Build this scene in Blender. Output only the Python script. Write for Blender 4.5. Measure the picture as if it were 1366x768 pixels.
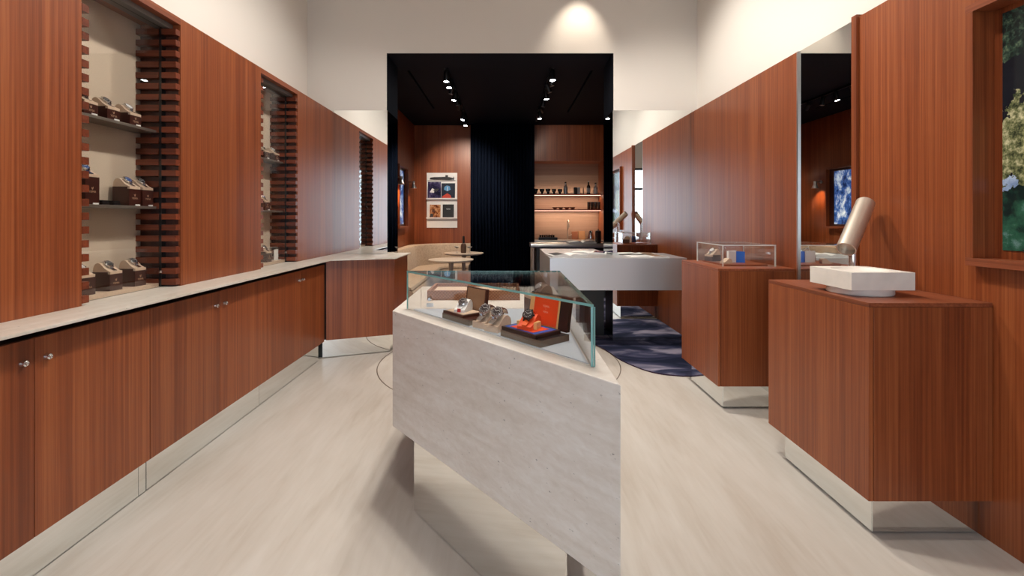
import bpy, math, random
from mathutils import Vector, Matrix
random.seed(7)
R = math.radians
scene = bpy.context.scene
COL = scene.collection
for o in list(bpy.data.objects):
    bpy.data.objects.remove(o)

# ------------------------------------------------------------------ camera
F_PX, CX, CY, CAM_H = 620.0, 676.0, 291.0, 1.4       # focal length and vanishing point in a 1366x768 frame
cam_data = bpy.data.cameras.new('camera')
cam = bpy.data.objects.new('camera', cam_data)
COL.objects.link(cam)
cam.location = (0, 0, CAM_H)
cam.rotation_euler = (R(90), 0, 0)
cam_data.sensor_width = 36.0
cam_data.lens = F_PX / 1366 * 36
cam_data.shift_x = (683 - CX) / 1366
cam_data.shift_y = (CY - 384) / 1366
cam_data.clip_start = 0.05
scene.camera = cam

# ------------------------------------------------------------------ view, world, lights
vs = scene.view_settings
vs.view_transform = 'Standard'
vs.look = 'None'
vs.exposure = 0.19
vs.gamma = 1.0
vs.use_curve_mapping = False
scene.cycles.max_bounces = 14
scene.cycles.glossy_bounces = 8
scene.cycles.transparent_max_bounces = 24
scene.cycles.caustics_reflective = False
scene.cycles.caustics_refractive = False
scene.cycles.sample_clamp_indirect = 6.0

world = bpy.data.worlds.new('world')
scene.world = world
world.use_nodes = True
bg = world.node_tree.nodes['Background']
bg.inputs['Color'].default_value = (0.74, 0.86, 1.0, 1)
bg.inputs['Strength'].default_value = 5.4

def light(kind, name, loc, target, energy, color, **kw):
    d = bpy.data.lights.new(name, kind)
    d.energy = energy
    d.color = color
    for k, v in kw.items():
        setattr(d, k, v)
    o = bpy.data.objects.new(name, d)
    COL.objects.link(o)
    o.location = loc
    if target is not None:
        o.rotation_euler = (Vector(target) - Vector(loc)).to_track_quat('-Z', 'Y').to_euler()
    return o

# daylight enters through the shop window behind the camera (portal guides the sky light)
po = light('AREA', 'window_portal', (-0.1, -2.45, 1.44), (-0.1, 0, 1.44), 1, (1, 1, 1), shape='RECTANGLE', size=2.5, size_y=2.76)
po.data.cycles.is_portal = True

WARM = (1.0, 0.86, 0.70)
NEUT = (1.0, 0.93, 0.84)
SPOT = dict(spot_size=R(104), spot_blend=0.8, shadow_soft_size=0.08)
for (x, y, tx, ty, tz, e) in [
        (-0.25, 0.6, -2.0, 0.6, 1.3, 100), (-0.25, 2.6, -2.05, 2.7, 1.3, 160), (-0.25, 4.0, -2.05, 3.9, 1.3, 120),
        (0.45, 1.6, 2.05, 1.6, 1.2, 75), (0.45, 2.5, 1.95, 2.5, 1.0, 120), (0.45, 3.9, 2.05, 4.2, 1.3, 205),
        (0.0, 2.6, 0.0, 2.6, 0.9, 80), (0.0, 4.0, 0.0, 4.4, 0.0, 80), (0.0, 0.6, 0.0, 0.9, 0, 45)]:
    light('SPOT', 'ceiling_spot_light', (x, y, 4.1), (tx, ty, tz), e, NEUT, **SPOT)
light('SPOT', 'wall_wash_light', (0.84, 4.85, 4.12), (0.80, 5.27, 3.35), 36, WARM, spot_size=R(62), spot_blend=0.9, shadow_soft_size=0.03)

# ------------------------------------------------------------------ mesh building helpers
class MB:
    def __init__(s):
        s.v, s.f, s.m = [], [], []
    def add(s, vs_, fs, mi=0):
        b = len(s.v)
        s.v += [tuple(p) for p in vs_]
        s.f += [tuple(i + b for i in f) for f in fs]
        s.m += [mi] * len(fs)
        return s
    def box(s, x0, x1, y0, y1, z0, z1, mi=0):
        return s.prism([(x0, y0), (x1, y0), (x1, y1), (x0, y1)], z0, z1, mi)
    def prism(s, poly, z0, z1, mi=0, side_mi=None):
        n = len(poly)
        a = sum(poly[i][0] * poly[(i + 1) % n][1] - poly[(i + 1) % n][0] * poly[i][1] for i in range(n))
        if a < 0:
            poly = poly[::-1]
        b = len(s.v)
        s.v += [(p[0], p[1], z0) for p in poly] + [(p[0], p[1], z1) for p in poly]
        s.f += [tuple(b + i for i in range(n))[::-1], tuple(b + n + i for i in range(n))]
        s.m += [mi, mi]
        for i in range(n):
            j = (i + 1) % n
            s.f.append((b + i, b + j, b + n + j, b + n + i))
            s.m.append(mi if side_mi is None else side_mi)
        return s
    def obox(s, o, ex, ey, ez, mi=0, mis=None):
        """box from corner o with edge vectors; mis = material index of the six faces (-z +z -y +x +y -x)"""
        o, ex, ey, ez = map(Vector, (o, ex, ey, ez))
        p = [o, o + ex, o + ex + ey, o + ey]
        p += [q + ez for q in p]
        fs = [(3, 2, 1, 0), (4, 5, 6, 7), (0, 1, 5, 4), (1, 2, 6, 5), (2, 3, 7, 6), (3, 0, 4, 7)]
        b = len(s.v)
        s.v += [tuple(q) for q in p]
        s.f += [tuple(b + i for i in f) for f in fs]
        s.m += (mis or [mi] * 6)
        return s
    def lathe(s, prof, c=(0, 0, 0), seg=24, mi=0, axis=None, cap=True):
        """profile of (radius, height) turned about an axis (default z) through c"""
        c = Vector(c)
        q = Vector(axis).to_track_quat('Z', 'Y') if axis is not None else None
        b = len(s.v)
        for (r, h) in prof:
            for k in range(seg):
                a = 2 * math.pi * k / seg
                p = Vector((r * math.cos(a), r * math.sin(a), h))
                if q is not None:
                    p = q @ p
                s.v.append(tuple(c + p))
        for i in range(len(prof) - 1):
            for k in range(seg):
                k2 = (k + 1) % seg
                s.f.append((b + i * seg + k, b + i * seg + k2, b + (i + 1) * seg + k2, b + (i + 1) * seg + k))
                s.m.append(mi)
        if cap:
            s.f.append(tuple(b + k for k in range(seg))[::-1]); s.m.append(mi)
            e = b + (len(prof) - 1) * seg
            s.f.append(tuple(e + k for k in range(seg))); s.m.append(mi)
        return s
    def tube(s, pts, r, seg=10, mi=0):
        pts = [Vector(p) for p in pts]
        b = len(s.v)
        n = len(pts)
        for i, p in enumerate(pts):
            t = (pts[min(i + 1, n - 1)] - pts[max(i - 1, 0)]).normalized()
            up = Vector((0, 0, 1)) if abs(t.z) < 0.95 else Vector((0, 1, 0))
            u = t.cross(up).normalized(); w = u.cross(t)
            for k in range(seg):
                a = 2 * math.pi * k / seg
                s.v.append(tuple(p + (u * math.cos(a) + w * math.sin(a)) * r))
        for i in range(n - 1):
            for k in range(seg):
                k2 = (k + 1) % seg
                s.f.append((b + i * seg + k, b + i * seg + k2, b + (i + 1) * seg + k2, b + (i + 1) * seg + k)); s.m.append(mi)
        s.f.append(tuple(b + k for k in range(seg))[::-1]); s.m.append(mi)
        s.f.append(tuple(b + (n - 1) * seg + k for k in range(seg))); s.m.append(mi)
        return s
    def band(s, pts, wdir, w, thick, mi=0):
        """flat strip following pts, width w along wdir, thickness towards the local normal"""
        wd = Vector(wdir).normalized()
        pts = [Vector(p) for p in pts]
        n = len(pts); b = len(s.v)
        for i, p in enumerate(pts):
            t = (pts[min(i + 1, n - 1)] - pts[max(i - 1, 0)]).normalized()
            nr = wd.cross(t).normalized()
            for q in (p - wd * w / 2, p + wd * w / 2, p + wd * w / 2 + nr * thick, p - wd * w / 2 + nr * thick):
                s.v.append(tuple(q))
        for i in range(n - 1):
            for k in range(4):
                k2 = (k + 1) % 4
                s.f.append((b + i * 4 + k, b + i * 4 + k2, b + (i + 1) * 4 + k2, b + (i + 1) * 4 + k)); s.m.append(mi)
        s.f.append((b + 3, b + 2, b + 1, b)); s.m.append(mi)
        e = b + (n - 1) * 4
        s.f.append((e, e + 1, e + 2, e + 3)); s.m.append(mi)
        return s
    def mesh(s, name, mats, origin=(0, 0, 0), smooth=None):
        me = bpy.data.meshes.new(name)
        ox, oy, oz = origin
        me.from_pydata([(x - ox, y - oy, z - oz) for (x, y, z) in s.v], [], s.f)
        for m in (mats if isinstance(mats, (list, tuple)) else [mats]):
            me.materials.append(m)
        for p, mi in zip(me.polygons, s.m):
            p.material_index = mi
        if smooth:
            me.shade_smooth()
            me.set_sharp_from_angle(angle=R(smooth))
        me.validate()
        me.update()
        return me
    def build(s, name, mats, parent=None, origin=None, smooth=None, bevel=0.0):
        """one mesh object; world coordinates in, origin at the thing's base"""
        if parent is not None:
            origin = ORG[parent.name]
        elif origin is None:
            xs, ys, zs = zip(*s.v)
            origin = ((min(xs) + max(xs)) / 2, (min(ys) + max(ys)) / 2, min(zs))
        o = bpy.data.objects.new(name, s.mesh(name, mats, origin, smooth))
        COL.objects.link(o)
        if parent is not None:
            o.parent = parent
        else:
            o.location = origin
        ORG[o.name] = tuple(origin)
        if bevel:
            b = o.modifiers.new('bevel', 'BEVEL')
            b.width = bevel; b.segments = 2; b.limit_method = 'ANGLE'; b.angle_limit = R(40)
        return o

ORG = {}
def thing(name, loc, label, cat, group=None):
    o = bpy.data.objects.new(name, None)
    COL.objects.link(o)
    o.empty_display_size = 0.05
    o.location = loc
    ORG[o.name] = tuple(loc)
    return tag(o, label, cat, group)
def tag(o, label, cat, group=None):
    o['label'] = label; o['category'] = cat
    if group:
        o['group'] = group
    return o
def struct(o):
    o['kind'] = 'structure'
    return o
def inst(name, me, parent, loc=(0, 0, 0), rot=(0, 0, 0), scale=(1, 1, 1)):
    """a child that shares mesh data (local coordinates of the parent thing)"""
    o = bpy.data.objects.new(name, me)
    COL.objects.link(o)
    o.parent = parent
    o.location = loc; o.rotation_euler = rot; o.scale = scale
    ORG[o.name] = ORG.get(parent.name, (0, 0, 0)) if parent else (0, 0, 0)
    return o
def copy_tree(o, parent=None):
    c = o.copy(); COL.objects.link(c); c.parent = parent
    for ch in list(o.children):
        copy_tree(ch, c)
    return c

# ------------------------------------------------------------------ materials
def new_mat(name):
    m = bpy.data.materials.new(name)
    m.use_nodes = True
    nt = m.node_tree
    return m, nt, nt.nodes['Principled BSDF']
def plain(name, col, rough=0.5, metal=0.0, spec=0.5, bump=0.0, bscale=200, var=0.0, vscale=8, sheen=0.0, coat=0.0):
    m, nt, p = new_mat(name)
    p.inputs['Base Color'].default_value = (*col, 1)
    p.inputs['Roughness'].default_value = rough
    p.inputs['Metallic'].default_value = metal
    p.inputs['Specular IOR Level'].default_value = spec
    if sheen:
        p.inputs['Sheen Weight'].default_value = sheen
    if coat:
        p.inputs['Coat Weight'].default_value = coat
    if var or bump:
        g = nt.nodes.new('ShaderNodeNewGeometry')
        if var:
            n = nt.nodes.new('ShaderNodeTexNoise'); n.inputs['Scale'].default_value = vscale; n.inputs['Detail'].default_value = 4
            nt.links.new(g.outputs['Position'], n.inputs['Vector'])
            r = nt.nodes.new('ShaderNodeValToRGB')
            r.color_ramp.elements[0].position = 0.3; r.color_ramp.elements[1].position = 0.7
            r.color_ramp.elements[0].color = (*[c * (1 - var) for c in col], 1)
            r.color_ramp.elements[1].color = (*[min(1, c * (1 + var)) for c in col], 1)
            nt.links.new(n.outputs['Fac'], r.inputs['Fac']); nt.links.new(r.outputs['Color'], p.inputs['Base Color'])
        if bump:
            n2 = nt.nodes.new('ShaderNodeTexNoise'); n2.inputs['Scale'].default_value = bscale
            nt.links.new(g.outputs['Position'], n2.inputs['Vector'])
            b = nt.nodes.new('ShaderNodeBump'); b.inputs['Strength'].default_value = bump; b.inputs['Distance'].default_value = 0.002
            nt.links.new(n2.outputs['Fac'], b.inputs['Height']); nt.links.new(b.outputs['Normal'], p.inputs['Normal'])
    return m
def emit(name, col, strength):
    m, nt, p = new_mat(name)
    p.inputs['Base Color'].default_value = (*col, 1)
    p.inputs['Emission Color'].default_value = (*col, 1)
    p.inputs['Emission Strength'].default_value = strength
    return m
def wood(name, dark, mid, light_, axis='z', rough=0.38, tone=0.10):
    m, nt, p = new_mat(name)
    g = nt.nodes.new('ShaderNodeNewGeometry')
    oi = nt.nodes.new('ShaderNodeObjectInfo')
    off = nt.nodes.new('ShaderNodeVectorMath'); off.operation = 'MULTIPLY_ADD'
    cmb = nt.nodes.new('ShaderNodeCombineXYZ')
    for i in range(3):
        nt.links.new(oi.outputs['Random'], cmb.inputs[i])
    off.inputs[1].default_value = (3.1, 3.1, 3.1)
    nt.links.new(cmb.outputs[0], off.inputs[0]); nt.links.new(g.outputs['Position'], off.inputs[2])
    def noise(sc_across, sc_along, detail, dist=0.0):
        mp = nt.nodes.new('ShaderNodeMapping')
        sc = [sc_across] * 3
        sc['xyz'.index(axis)] = sc_along
        mp.inputs['Scale'].default_value = sc
        nt.links.new(off.outputs[0], mp.inputs['Vector'])
        n = nt.nodes.new('ShaderNodeTexNoise')
        n.inputs['Scale'].default_value = 1.0; n.inputs['Detail'].default_value = detail; n.inputs['Distortion'].default_value = dist
        nt.links.new(mp.outputs[0], n.inputs['Vector'])
        return n
    broad = noise(11, 0.22, 2, 0.25); stripe = noise(85, 0.7, 4, 0.15); fine = noise(330, 5.0, 2)
    a = nt.nodes.new('ShaderNodeMath'); a.operation = 'MULTIPLY_ADD'; a.inputs[1].default_value = 0.36
    b = nt.nodes.new('ShaderNodeMath'); b.operation = 'MULTIPLY'; b.inputs[1].default_value = 0.48
    c = nt.nodes.new('ShaderNodeMath'); c.operation = 'MULTIPLY_ADD'; c.inputs[1].default_value = 0.16
    nt.links.new(stripe.outputs['Fac'], b.inputs[0])
    nt.links.new(broad.outputs['Fac'], a.inputs[0]); nt.links.new(b.outputs[0], a.inputs[2])
    nt.links.new(fine.outputs['Fac'], c.inputs[0]); nt.links.new(a.outputs[0], c.inputs[2])
    r = nt.nodes.new('ShaderNodeValToRGB')
    e = r.color_ramp.elements
    e[0].position = 0.38; e[0].color = (*dark, 1)
    e[1].position = 0.63; e[1].color = (*light_, 1)
    k = e.new(0.5); k.color = (*mid, 1)
    nt.links.new(c.outputs[0], r.inputs['Fac'])
    hs = nt.nodes.new('ShaderNodeHueSaturation')
    mr = nt.nodes.new('ShaderNodeMapRange')
    mr.inputs['To Min'].default_value = 1 - tone; mr.inputs['To Max'].default_value = 1 + tone
    nt.links.new(oi.outputs['Random'], mr.inputs['Value']); nt.links.new(mr.outputs[0], hs.inputs['Value'])
    nt.links.new(r.outputs['Color'], hs.inputs['Color'])
    nt.links.new(hs.outputs['Color'], p.inputs['Base Color'])
    bp = nt.nodes.new('ShaderNodeBump'); bp.inputs['Strength'].default_value = 0.06; bp.inputs['Distance'].default_value = 0.002
    nt.links.new(fine.outputs['Fac'], bp.inputs['Height']); nt.links.new(bp.outputs['Normal'], p.inputs['Normal'])
    p.inputs['Roughness'].default_value = rough
    p.inputs['Specular IOR Level'].default_value = 0.5
    return m
def travertine(name, base, pale, dark, flow='z', rough=0.38):
    m, nt, p = new_mat(name)
    g = nt.nodes.new('ShaderNodeNewGeometry')
    def noise(sc, detail, dist):
        mp = nt.nodes.new('ShaderNodeMapping'); mp.inputs['Scale'].default_value = sc
        mp.inputs['Rotation'].default_value = (0.05, 0.05, 0)
        nt.links.new(g.outputs['Position'], mp.inputs['Vector'])
        n = nt.nodes.new('ShaderNodeTexNoise'); n.inputs['Scale'].default_value = 1; n.inputs['Detail'].default_value = detail
        n.inputs['Distortion'].default_value = dist
        nt.links.new(mp.outputs[0], n.inputs['Vector'])
        return n
    sc = (2.6, 2.6, 17) if flow == 'z' else (14, 2.0, 14)
    v1 = noise(sc, 7, 0.6)
    v2 = noise((26, 26, 60), 5, 0.6)
    mx = nt.nodes.new('ShaderNodeMath'); mx.operation = 'MULTIPLY_ADD'; mx.inputs[1].default_value = 0.35
    m2 = nt.nodes.new('ShaderNodeMath'); m2.operation = 'MULTIPLY'; m2.inputs[1].default_value = 0.65
    nt.links.new(v1.outputs['Fac'], m2.inputs[0]); nt.links.new(v2.outputs['Fac'], mx.inputs[0]); nt.links.new(m2.outputs[0], mx.inputs[2])
    r = nt.nodes.new('ShaderNodeValToRGB')
    e = r.color_ramp.elements
    e[0].position = 0.32; e[0].color = (*dark, 1)
    e[1].position = 0.68; e[1].color = (*pale, 1)
    k = e.new(0.5); k.color = (*base, 1)
    nt.links.new(mx.outputs[0], r.inputs['Fac'])
    # small open pores
    vo = nt.nodes.new('ShaderNodeTexNoise'); vo.inputs['Scale'].default_value = 48; vo.inputs['Detail'].default_value = 2
    mp = nt.nodes.new('ShaderNodeMapping'); mp.inputs['Scale'].default_value = (1, 1, 1.8)
    nt.links.new(g.outputs['Position'], mp.inputs['Vector']); nt.links.new(mp.outputs[0], vo.inputs['Vector'])
    pr = nt.nodes.new('ShaderNodeValToRGB')
    pr.color_ramp.elements[0].position = 0.24; pr.color_ramp.elements[0].color = (0.45, 0.45, 0.45, 1)
    pr.color_ramp.elements[1].position = 0.29; pr.color_ramp.elements[1].color = (1, 1, 1, 1)
    nt.links.new(vo.outputs['Fac'], pr.inputs['Fac'])
    mm = nt.nodes.new('ShaderNodeMixRGB'); mm.blend_type = 'MULTIPLY'; mm.inputs['Fac'].default_value = 1
    nt.links.new(r.outputs['Color'], mm.inputs['Color1']); nt.links.new(pr.outputs['Color'], mm.inputs['Color2'])
    nt.links.new(mm.outputs['Color'], p.inputs['Base Color'])
    bp = nt.nodes.new('ShaderNodeBump'); bp.inputs['Strength'].default_value = 0.15; bp.inputs['Distance'].default_value = 0.002
    nt.links.new(pr.outputs['Color'], bp.inputs['Height']); nt.links.new(bp.outputs['Normal'], p.inputs['Normal'])
    p.inputs['Roughness'].default_value = rough
    return m
def mirror_mat(name, col=(0.86, 0.88, 0.87)):
    m, nt, p = new_mat(name)
    p.inputs['Base Color'].default_value = (*col, 1)
    p.inputs['Metallic'].default_value = 1
    p.inputs['Roughness'].default_value = 0.0
    return m
def glass_mat(name, tint=(0.985, 0.988, 0.982), ior=1.45):
    m = bpy.data.materials.new(name); m.use_nodes = True
    nt = m.node_tree; nt.nodes.clear()
    out = nt.nodes.new('ShaderNodeOutputMaterial'); mix = nt.nodes.new('ShaderNodeMixShader')
    tr = nt.nodes.new('ShaderNodeBsdfTransparent'); tr.inputs['Color'].default_value = (*tint, 1)
    gl = nt.nodes.new('ShaderNodeBsdfGlossy'); gl.inputs['Roughness'].default_value = 0.0
    # Schlick reflectance, the same from both sides of a thin pane
    lw = nt.nodes.new('ShaderNodeLayerWeight'); lw.inputs['Blend'].default_value = 0.5
    pw = nt.nodes.new('ShaderNodeMath'); pw.operation = 'POWER'; pw.inputs[1].default_value = 5
    fr = nt.nodes.new('ShaderNodeMath'); fr.operation = 'MULTIPLY_ADD'; fr.inputs[1].default_value = 0.96; fr.inputs[2].default_value = 0.04
    nt.links.new(lw.outputs['Facing'], pw.inputs[0]); nt.links.new(pw.outputs[0], fr.inputs[0])
    nt.links.new(fr.outputs[0], mix.inputs[0]); nt.links.new(tr.outputs[0], mix.inputs[1]); nt.links.new(gl.outputs[0], mix.inputs[2])
    nt.links.new(mix.outputs[0], out.inputs['Surface'])
    return m

M = {}
M['wood'] = wood('wood_sapele', (0.155, 0.034, 0.0095), (0.238, 0.059, 0.017), (0.325, 0.095, 0.030))
M['wood_flat'] = wood('wood_sapele_flat', (0.17, 0.042, 0.016), (0.24, 0.064, 0.025), (0.31, 0.09, 0.038), axis='y')
M['wood_slat'] = wood('wood_slat', (0.10, 0.019, 0.007), (0.15, 0.031, 0.011), (0.20, 0.045, 0.016), axis='x', tone=0.18)
M['wood_dark'] = wood('wood_dark', (0.045, 0.012, 0.008), (0.065, 0.018, 0.011), (0.09, 0.026, 0.015), rough=0.4)
M['plaster'] = plain('plaster', (0.80, 0.765, 0.715), 0.85, spec=0.2, bump=0.05, bscale=120)
M['ceiling'] = plain('ceiling_paint', (0.78, 0.76, 0.72), 0.9, spec=0.1)
M['black_paint'] = plain('midnight_paint', (0.004, 0.0055, 0.011), 0.7, spec=0.12)
M['black'] = plain('black_lacquer', (0.008, 0.008, 0.009), 0.35)
M['gap'] = plain('shadow_gap', (0.035, 0.012, 0.008), 0.7)
M['dark_core'] = plain('dark_core', (0.03, 0.035, 0.036), 0.5)
M['stone'] = travertine('travertine', (0.68, 0.63, 0.575), (0.76, 0.73, 0.69), (0.60, 0.54, 0.475))
M['stone_top'] = travertine('travertine_top', (0.66, 0.61, 0.54), (0.74, 0.70, 0.64), (0.58, 0.52, 0.44), flow='y', rough=0.3)
M['mirror'] = mirror_mat('mirror')
M['glass'] = glass_mat('clear_glass')
M['glass_edge'] = plain('glass_edge', (0.20, 0.44, 0.42), 0.15, coat=0.5)
M['acryl_edge'] = plain('acrylic_edge', (0.75, 0.74, 0.70), 0.2)
M['chrome'] = plain('chrome', (0.75, 0.75, 0.76), 0.12, metal=1)
M['steel'] = plain('satin_steel', (0.62, 0.60, 0.58), 0.32, metal=1)
M['champagne'] = plain('champagne_metal', (0.60, 0.53, 0.45), 0.38, metal=0.75)
M['bronze'] = plain('bronze_metal', (0.26, 0.23, 0.20), 0.38, metal=0.7)
M['rail'] = plain('grey_rail', (0.22, 0.21, 0.20), 0.4, metal=0.6)
M['desk'] = plain('brushed_desk_metal', (0.66, 0.67, 0.69), 0.36, metal=0.8)
M['fabric'] = plain('linen_fabric', (0.64, 0.53, 0.42), 0.95, spec=0.1, var=0.16, vscale=220, bump=0.4, bscale=420)
M['sofa'] = plain('boucle_sofa', (0.47, 0.37, 0.28), 0.95, spec=0.1, var=0.14, vscale=30, bump=0.5, bscale=90, sheen=0.2)
M['cushion'] = plain('cream_leather', (0.64, 0.475, 0.35), 0.55, var=0.06, vscale=60)
M['box_brown'] = plain('brown_lacquer', (0.050, 0.014, 0.010), 0.28)
M['taupe'] = plain('taupe_board', (0.115, 0.082, 0.058), 0.5)
M['leather'] = plain('brown_leather', (0.32, 0.18, 0.10), 0.5, var=0.12, vscale=20)
M['woven'] = None
M['gold'] = plain('gold_print', (0.65, 0.45, 0.30), 0.35, metal=0.5)
M['watch_steel'] = plain('watch_steel', (0.62, 0.62, 0.64), 0.18, metal=1, var=0.35, vscale=420)
M['dial_black'] = plain('dial_black', (0.012, 0.012, 0.016), 0.4)
M['dial_blue'] = plain('dial_blue', (0.015, 0.06, 0.22), 0.4)
M['dial_white'] = plain('dial_white', (0.65, 0.65, 0.66), 0.2)
M['strap_blue'] = plain('strap_blue', (0.012, 0.018, 0.07), 0.6)
M['white'] = plain('white_paint', (0.80, 0.79, 0.78), 0.45)
M['white_paper'] = plain('white_paper', (0.82, 0.81, 0.79), 0.7)
M['ink'] = plain('dark_ink', (0.03, 0.03, 0.035), 0.6)
M['orange'] = plain('orange_card', (0.85, 0.075, 0.012), 0.45, var=0.04)
M['orange_rubber'] = plain('orange_rubber', (0.90, 0.11, 0.01), 0.4)
M['yellow'] = plain('sand_yellow_card', (0.85, 0.50, 0.19), 0.5)
M['blue'] = plain('blue_card', (0.005, 0.11, 0.52), 0.4)
M['red'] = plain('red_rubber', (0.55, 0.03, 0.03), 0.4)
M['light_blue'] = plain('pale_display_board', (0.48, 0.53, 0.60), 0.35)
M['curtain'] = plain('navy_velvet', (0.006, 0.010, 0.022), 0.95, spec=0.05)
M['black_rug_edge'] = plain('rug_edge', (0.03, 0.01, 0.03), 0.9)
M['terrazzo'] = plain('terrazzo', (0.55, 0.46, 0.37), 0.4, var=0.18, vscale=120)
M['table_leg'] = plain('table_leg_taupe', (0.36, 0.28, 0.22), 0.5)
M['led'] = emit('led_strip', (1.0, 0.55, 0.40), 4)
M['lamp_face'] = emit('lamp_face', (0.92, 0.95, 1.0), 40)
M['sconce_face'] = emit('sconce_bulb', (1.0, 0.72, 0.45), 12)
M['black_metal'] = plain('black_metal', (0.012, 0.012, 0.013), 0.3, metal=0.3)
M['stone_white'] = plain('pale_limestone', (0.78, 0.73, 0.67), 0.5, var=0.06, vscale=14, bump=0.1, bscale=60)

# woven leather of the display tray
m, nt, p = new_mat('woven_leather')
g = nt.nodes.new('ShaderNodeNewGeometry')
ck = nt.nodes.new('ShaderNodeTexChecker'); ck.inputs['Scale'].default_value = 110
ck.inputs['Color1'].default_value = (0.33, 0.145, 0.070, 1); ck.inputs['Color2'].default_value = (0.21, 0.080, 0.036, 1)
nt.links.new(g.outputs['Position'], ck.inputs['Vector']); nt.links.new(ck.outputs['Color'], p.inputs['Base Color'])
p.inputs['Roughness'].default_value = 0.6
M['woven'] = m

# washed pale floor, seamless, faint streaks along the room
m, nt, p = new_mat('washed_floor')
g = nt.nodes.new('ShaderNodeNewGeometry')
def fl_noise(sc, det, dist=0.5, rot=0.25):
    mp = nt.nodes.new('ShaderNodeMapping'); mp.inputs['Scale'].default_value = sc; mp.inputs['Rotation'].default_value = (0, 0, rot)
    nt.links.new(g.outputs['Position'], mp.inputs['Vector'])
    n = nt.nodes.new('ShaderNodeTexNoise'); n.inputs['Scale'].default_value = 1; n.inputs['Detail'].default_value = det; n.inputs['Distortion'].default_value = dist
    nt.links.new(mp.outputs[0], n.inputs['Vector'])
    return n
n1 = fl_noise((5.5, 1.1, 1), 6); n2 = fl_noise((34, 4, 1), 4); n3 = fl_noise((1.3, 0.7, 1), 2, 0.2)
ad = nt.nodes.new('ShaderNodeMath'); ad.operation = 'MULTIPLY_ADD'; ad.inputs[1].default_value = 0.25
ad2 = nt.nodes.new('ShaderNodeMath'); ad2.operation = 'MULTIPLY_ADD'; ad2.inputs[1].default_value = 0.45
ad3 = nt.nodes.new('ShaderNodeMath'); ad3.operation = 'MULTIPLY'; ad3.inputs[1].default_value = 0.3
nt.links.new(n3.outputs['Fac'], ad3.inputs[0]); nt.links.new(n1.outputs['Fac'], ad2.inputs[0]); nt.links.new(ad3.outputs[0], ad2.inputs[2])
nt.links.new(n2.outputs['Fac'], ad.inputs[0]); nt.links.new(ad2.outputs[0], ad.inputs[2])
r = nt.nodes.new('ShaderNodeValToRGB')
e = r.color_ramp.elements
e[0].position = 0.34; e[0].color = (0.49, 0.435, 0.375, 1)
e[1].position = 0.62; e[1].color = (0.62, 0.58, 0.53, 1)
k = e.new(0.48); k.color = (0.565, 0.52, 0.465, 1)
nt.links.new(ad.outputs[0], r.inputs['Fac']); nt.links.new(r.outputs['Color'], p.inputs['Base Color'])
p.inputs['Roughness'].default_value = 0.42; p.inputs['Specular IOR Level'].default_value = 0.35
M['floor'] = m

# navy cloud-patterned rug
m, nt, p = new_mat('cloud_rug')
g = nt.nodes.new('ShaderNodeNewGeometry')
mp = nt.nodes.new('ShaderNodeMapping'); mp.inputs['Scale'].default_value = (1.3, 2.4, 1); mp.inputs['Rotation'].default_value = (0, 0, 0.2)
nt.links.new(g.outputs['Position'], mp.inputs['Vector'])
n = nt.nodes.new('ShaderNodeTexNoise'); n.inputs['Scale'].default_value = 1.3; n.inputs['Detail'].default_value = 7; n.inputs['Distortion'].default_value = 0.9
nt.links.new(mp.outputs[0], n.inputs['Vector'])
r = nt.nodes.new('ShaderNodeValToRGB'); e = r.color_ramp.elements
e[0].position = 0.40; e[0].color = (0.014, 0.018, 0.040, 1)
e[1].position = 0.66; e[1].color = (0.30, 0.28, 0.36, 1)
k = e.new(0.52); k.color = (0.050, 0.054, 0.105, 1)
nt.links.new(n.outputs['Fac'], r.inputs['Fac']); nt.links.new(r.outputs['Color'], p.inputs['Base Color'])
p.inputs['Roughness'].default_value = 0.95; p.inputs['Specular IOR Level'].default_value = 0.1
M['rug'] = m

# backlit forest picture and the blue-white lounge picture (flat prints)
def picture(name, cols, scale, strength, stretch=(1, 1, 1)):
    m, nt, p = new_mat(name)
    g = nt.nodes.new('ShaderNodeNewGeometry')
    mp = nt.nodes.new('ShaderNodeMapping'); mp.inputs['Scale'].default_value = stretch
    nt.links.new(g.outputs['Position'], mp.inputs['Vector'])
    n = nt.nodes.new('ShaderNodeTexNoise'); n.inputs['Scale'].default_value = scale; n.inputs['Detail'].default_value = 8; n.inputs['Roughness'].default_value = 0.7
    nt.links.new(mp.outputs[0], n.inputs['Vector'])
    r = nt.nodes.new('ShaderNodeValToRGB'); e = r.color_ramp.elements
    e[0].position = cols[0][0]; e[0].color = (*cols[0][1], 1)
    e[1].position = cols[-1][0]; e[1].color = (*cols[-1][1], 1)
    for (q, c) in cols[1:-1]:
        k = e.new(q); k.color = (*c, 1)
    nt.links.new(n.outputs['Fac'], r.inputs['Fac'])
    nt.links.new(r.outputs['Color'], p.inputs['Base Color']); nt.links.new(r.outputs['Color'], p.inputs['Emission Color'])
    p.inputs['Emission Strength'].default_value = strength
    p.inputs['Roughness'].default_value = 0.2
    return m
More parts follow.
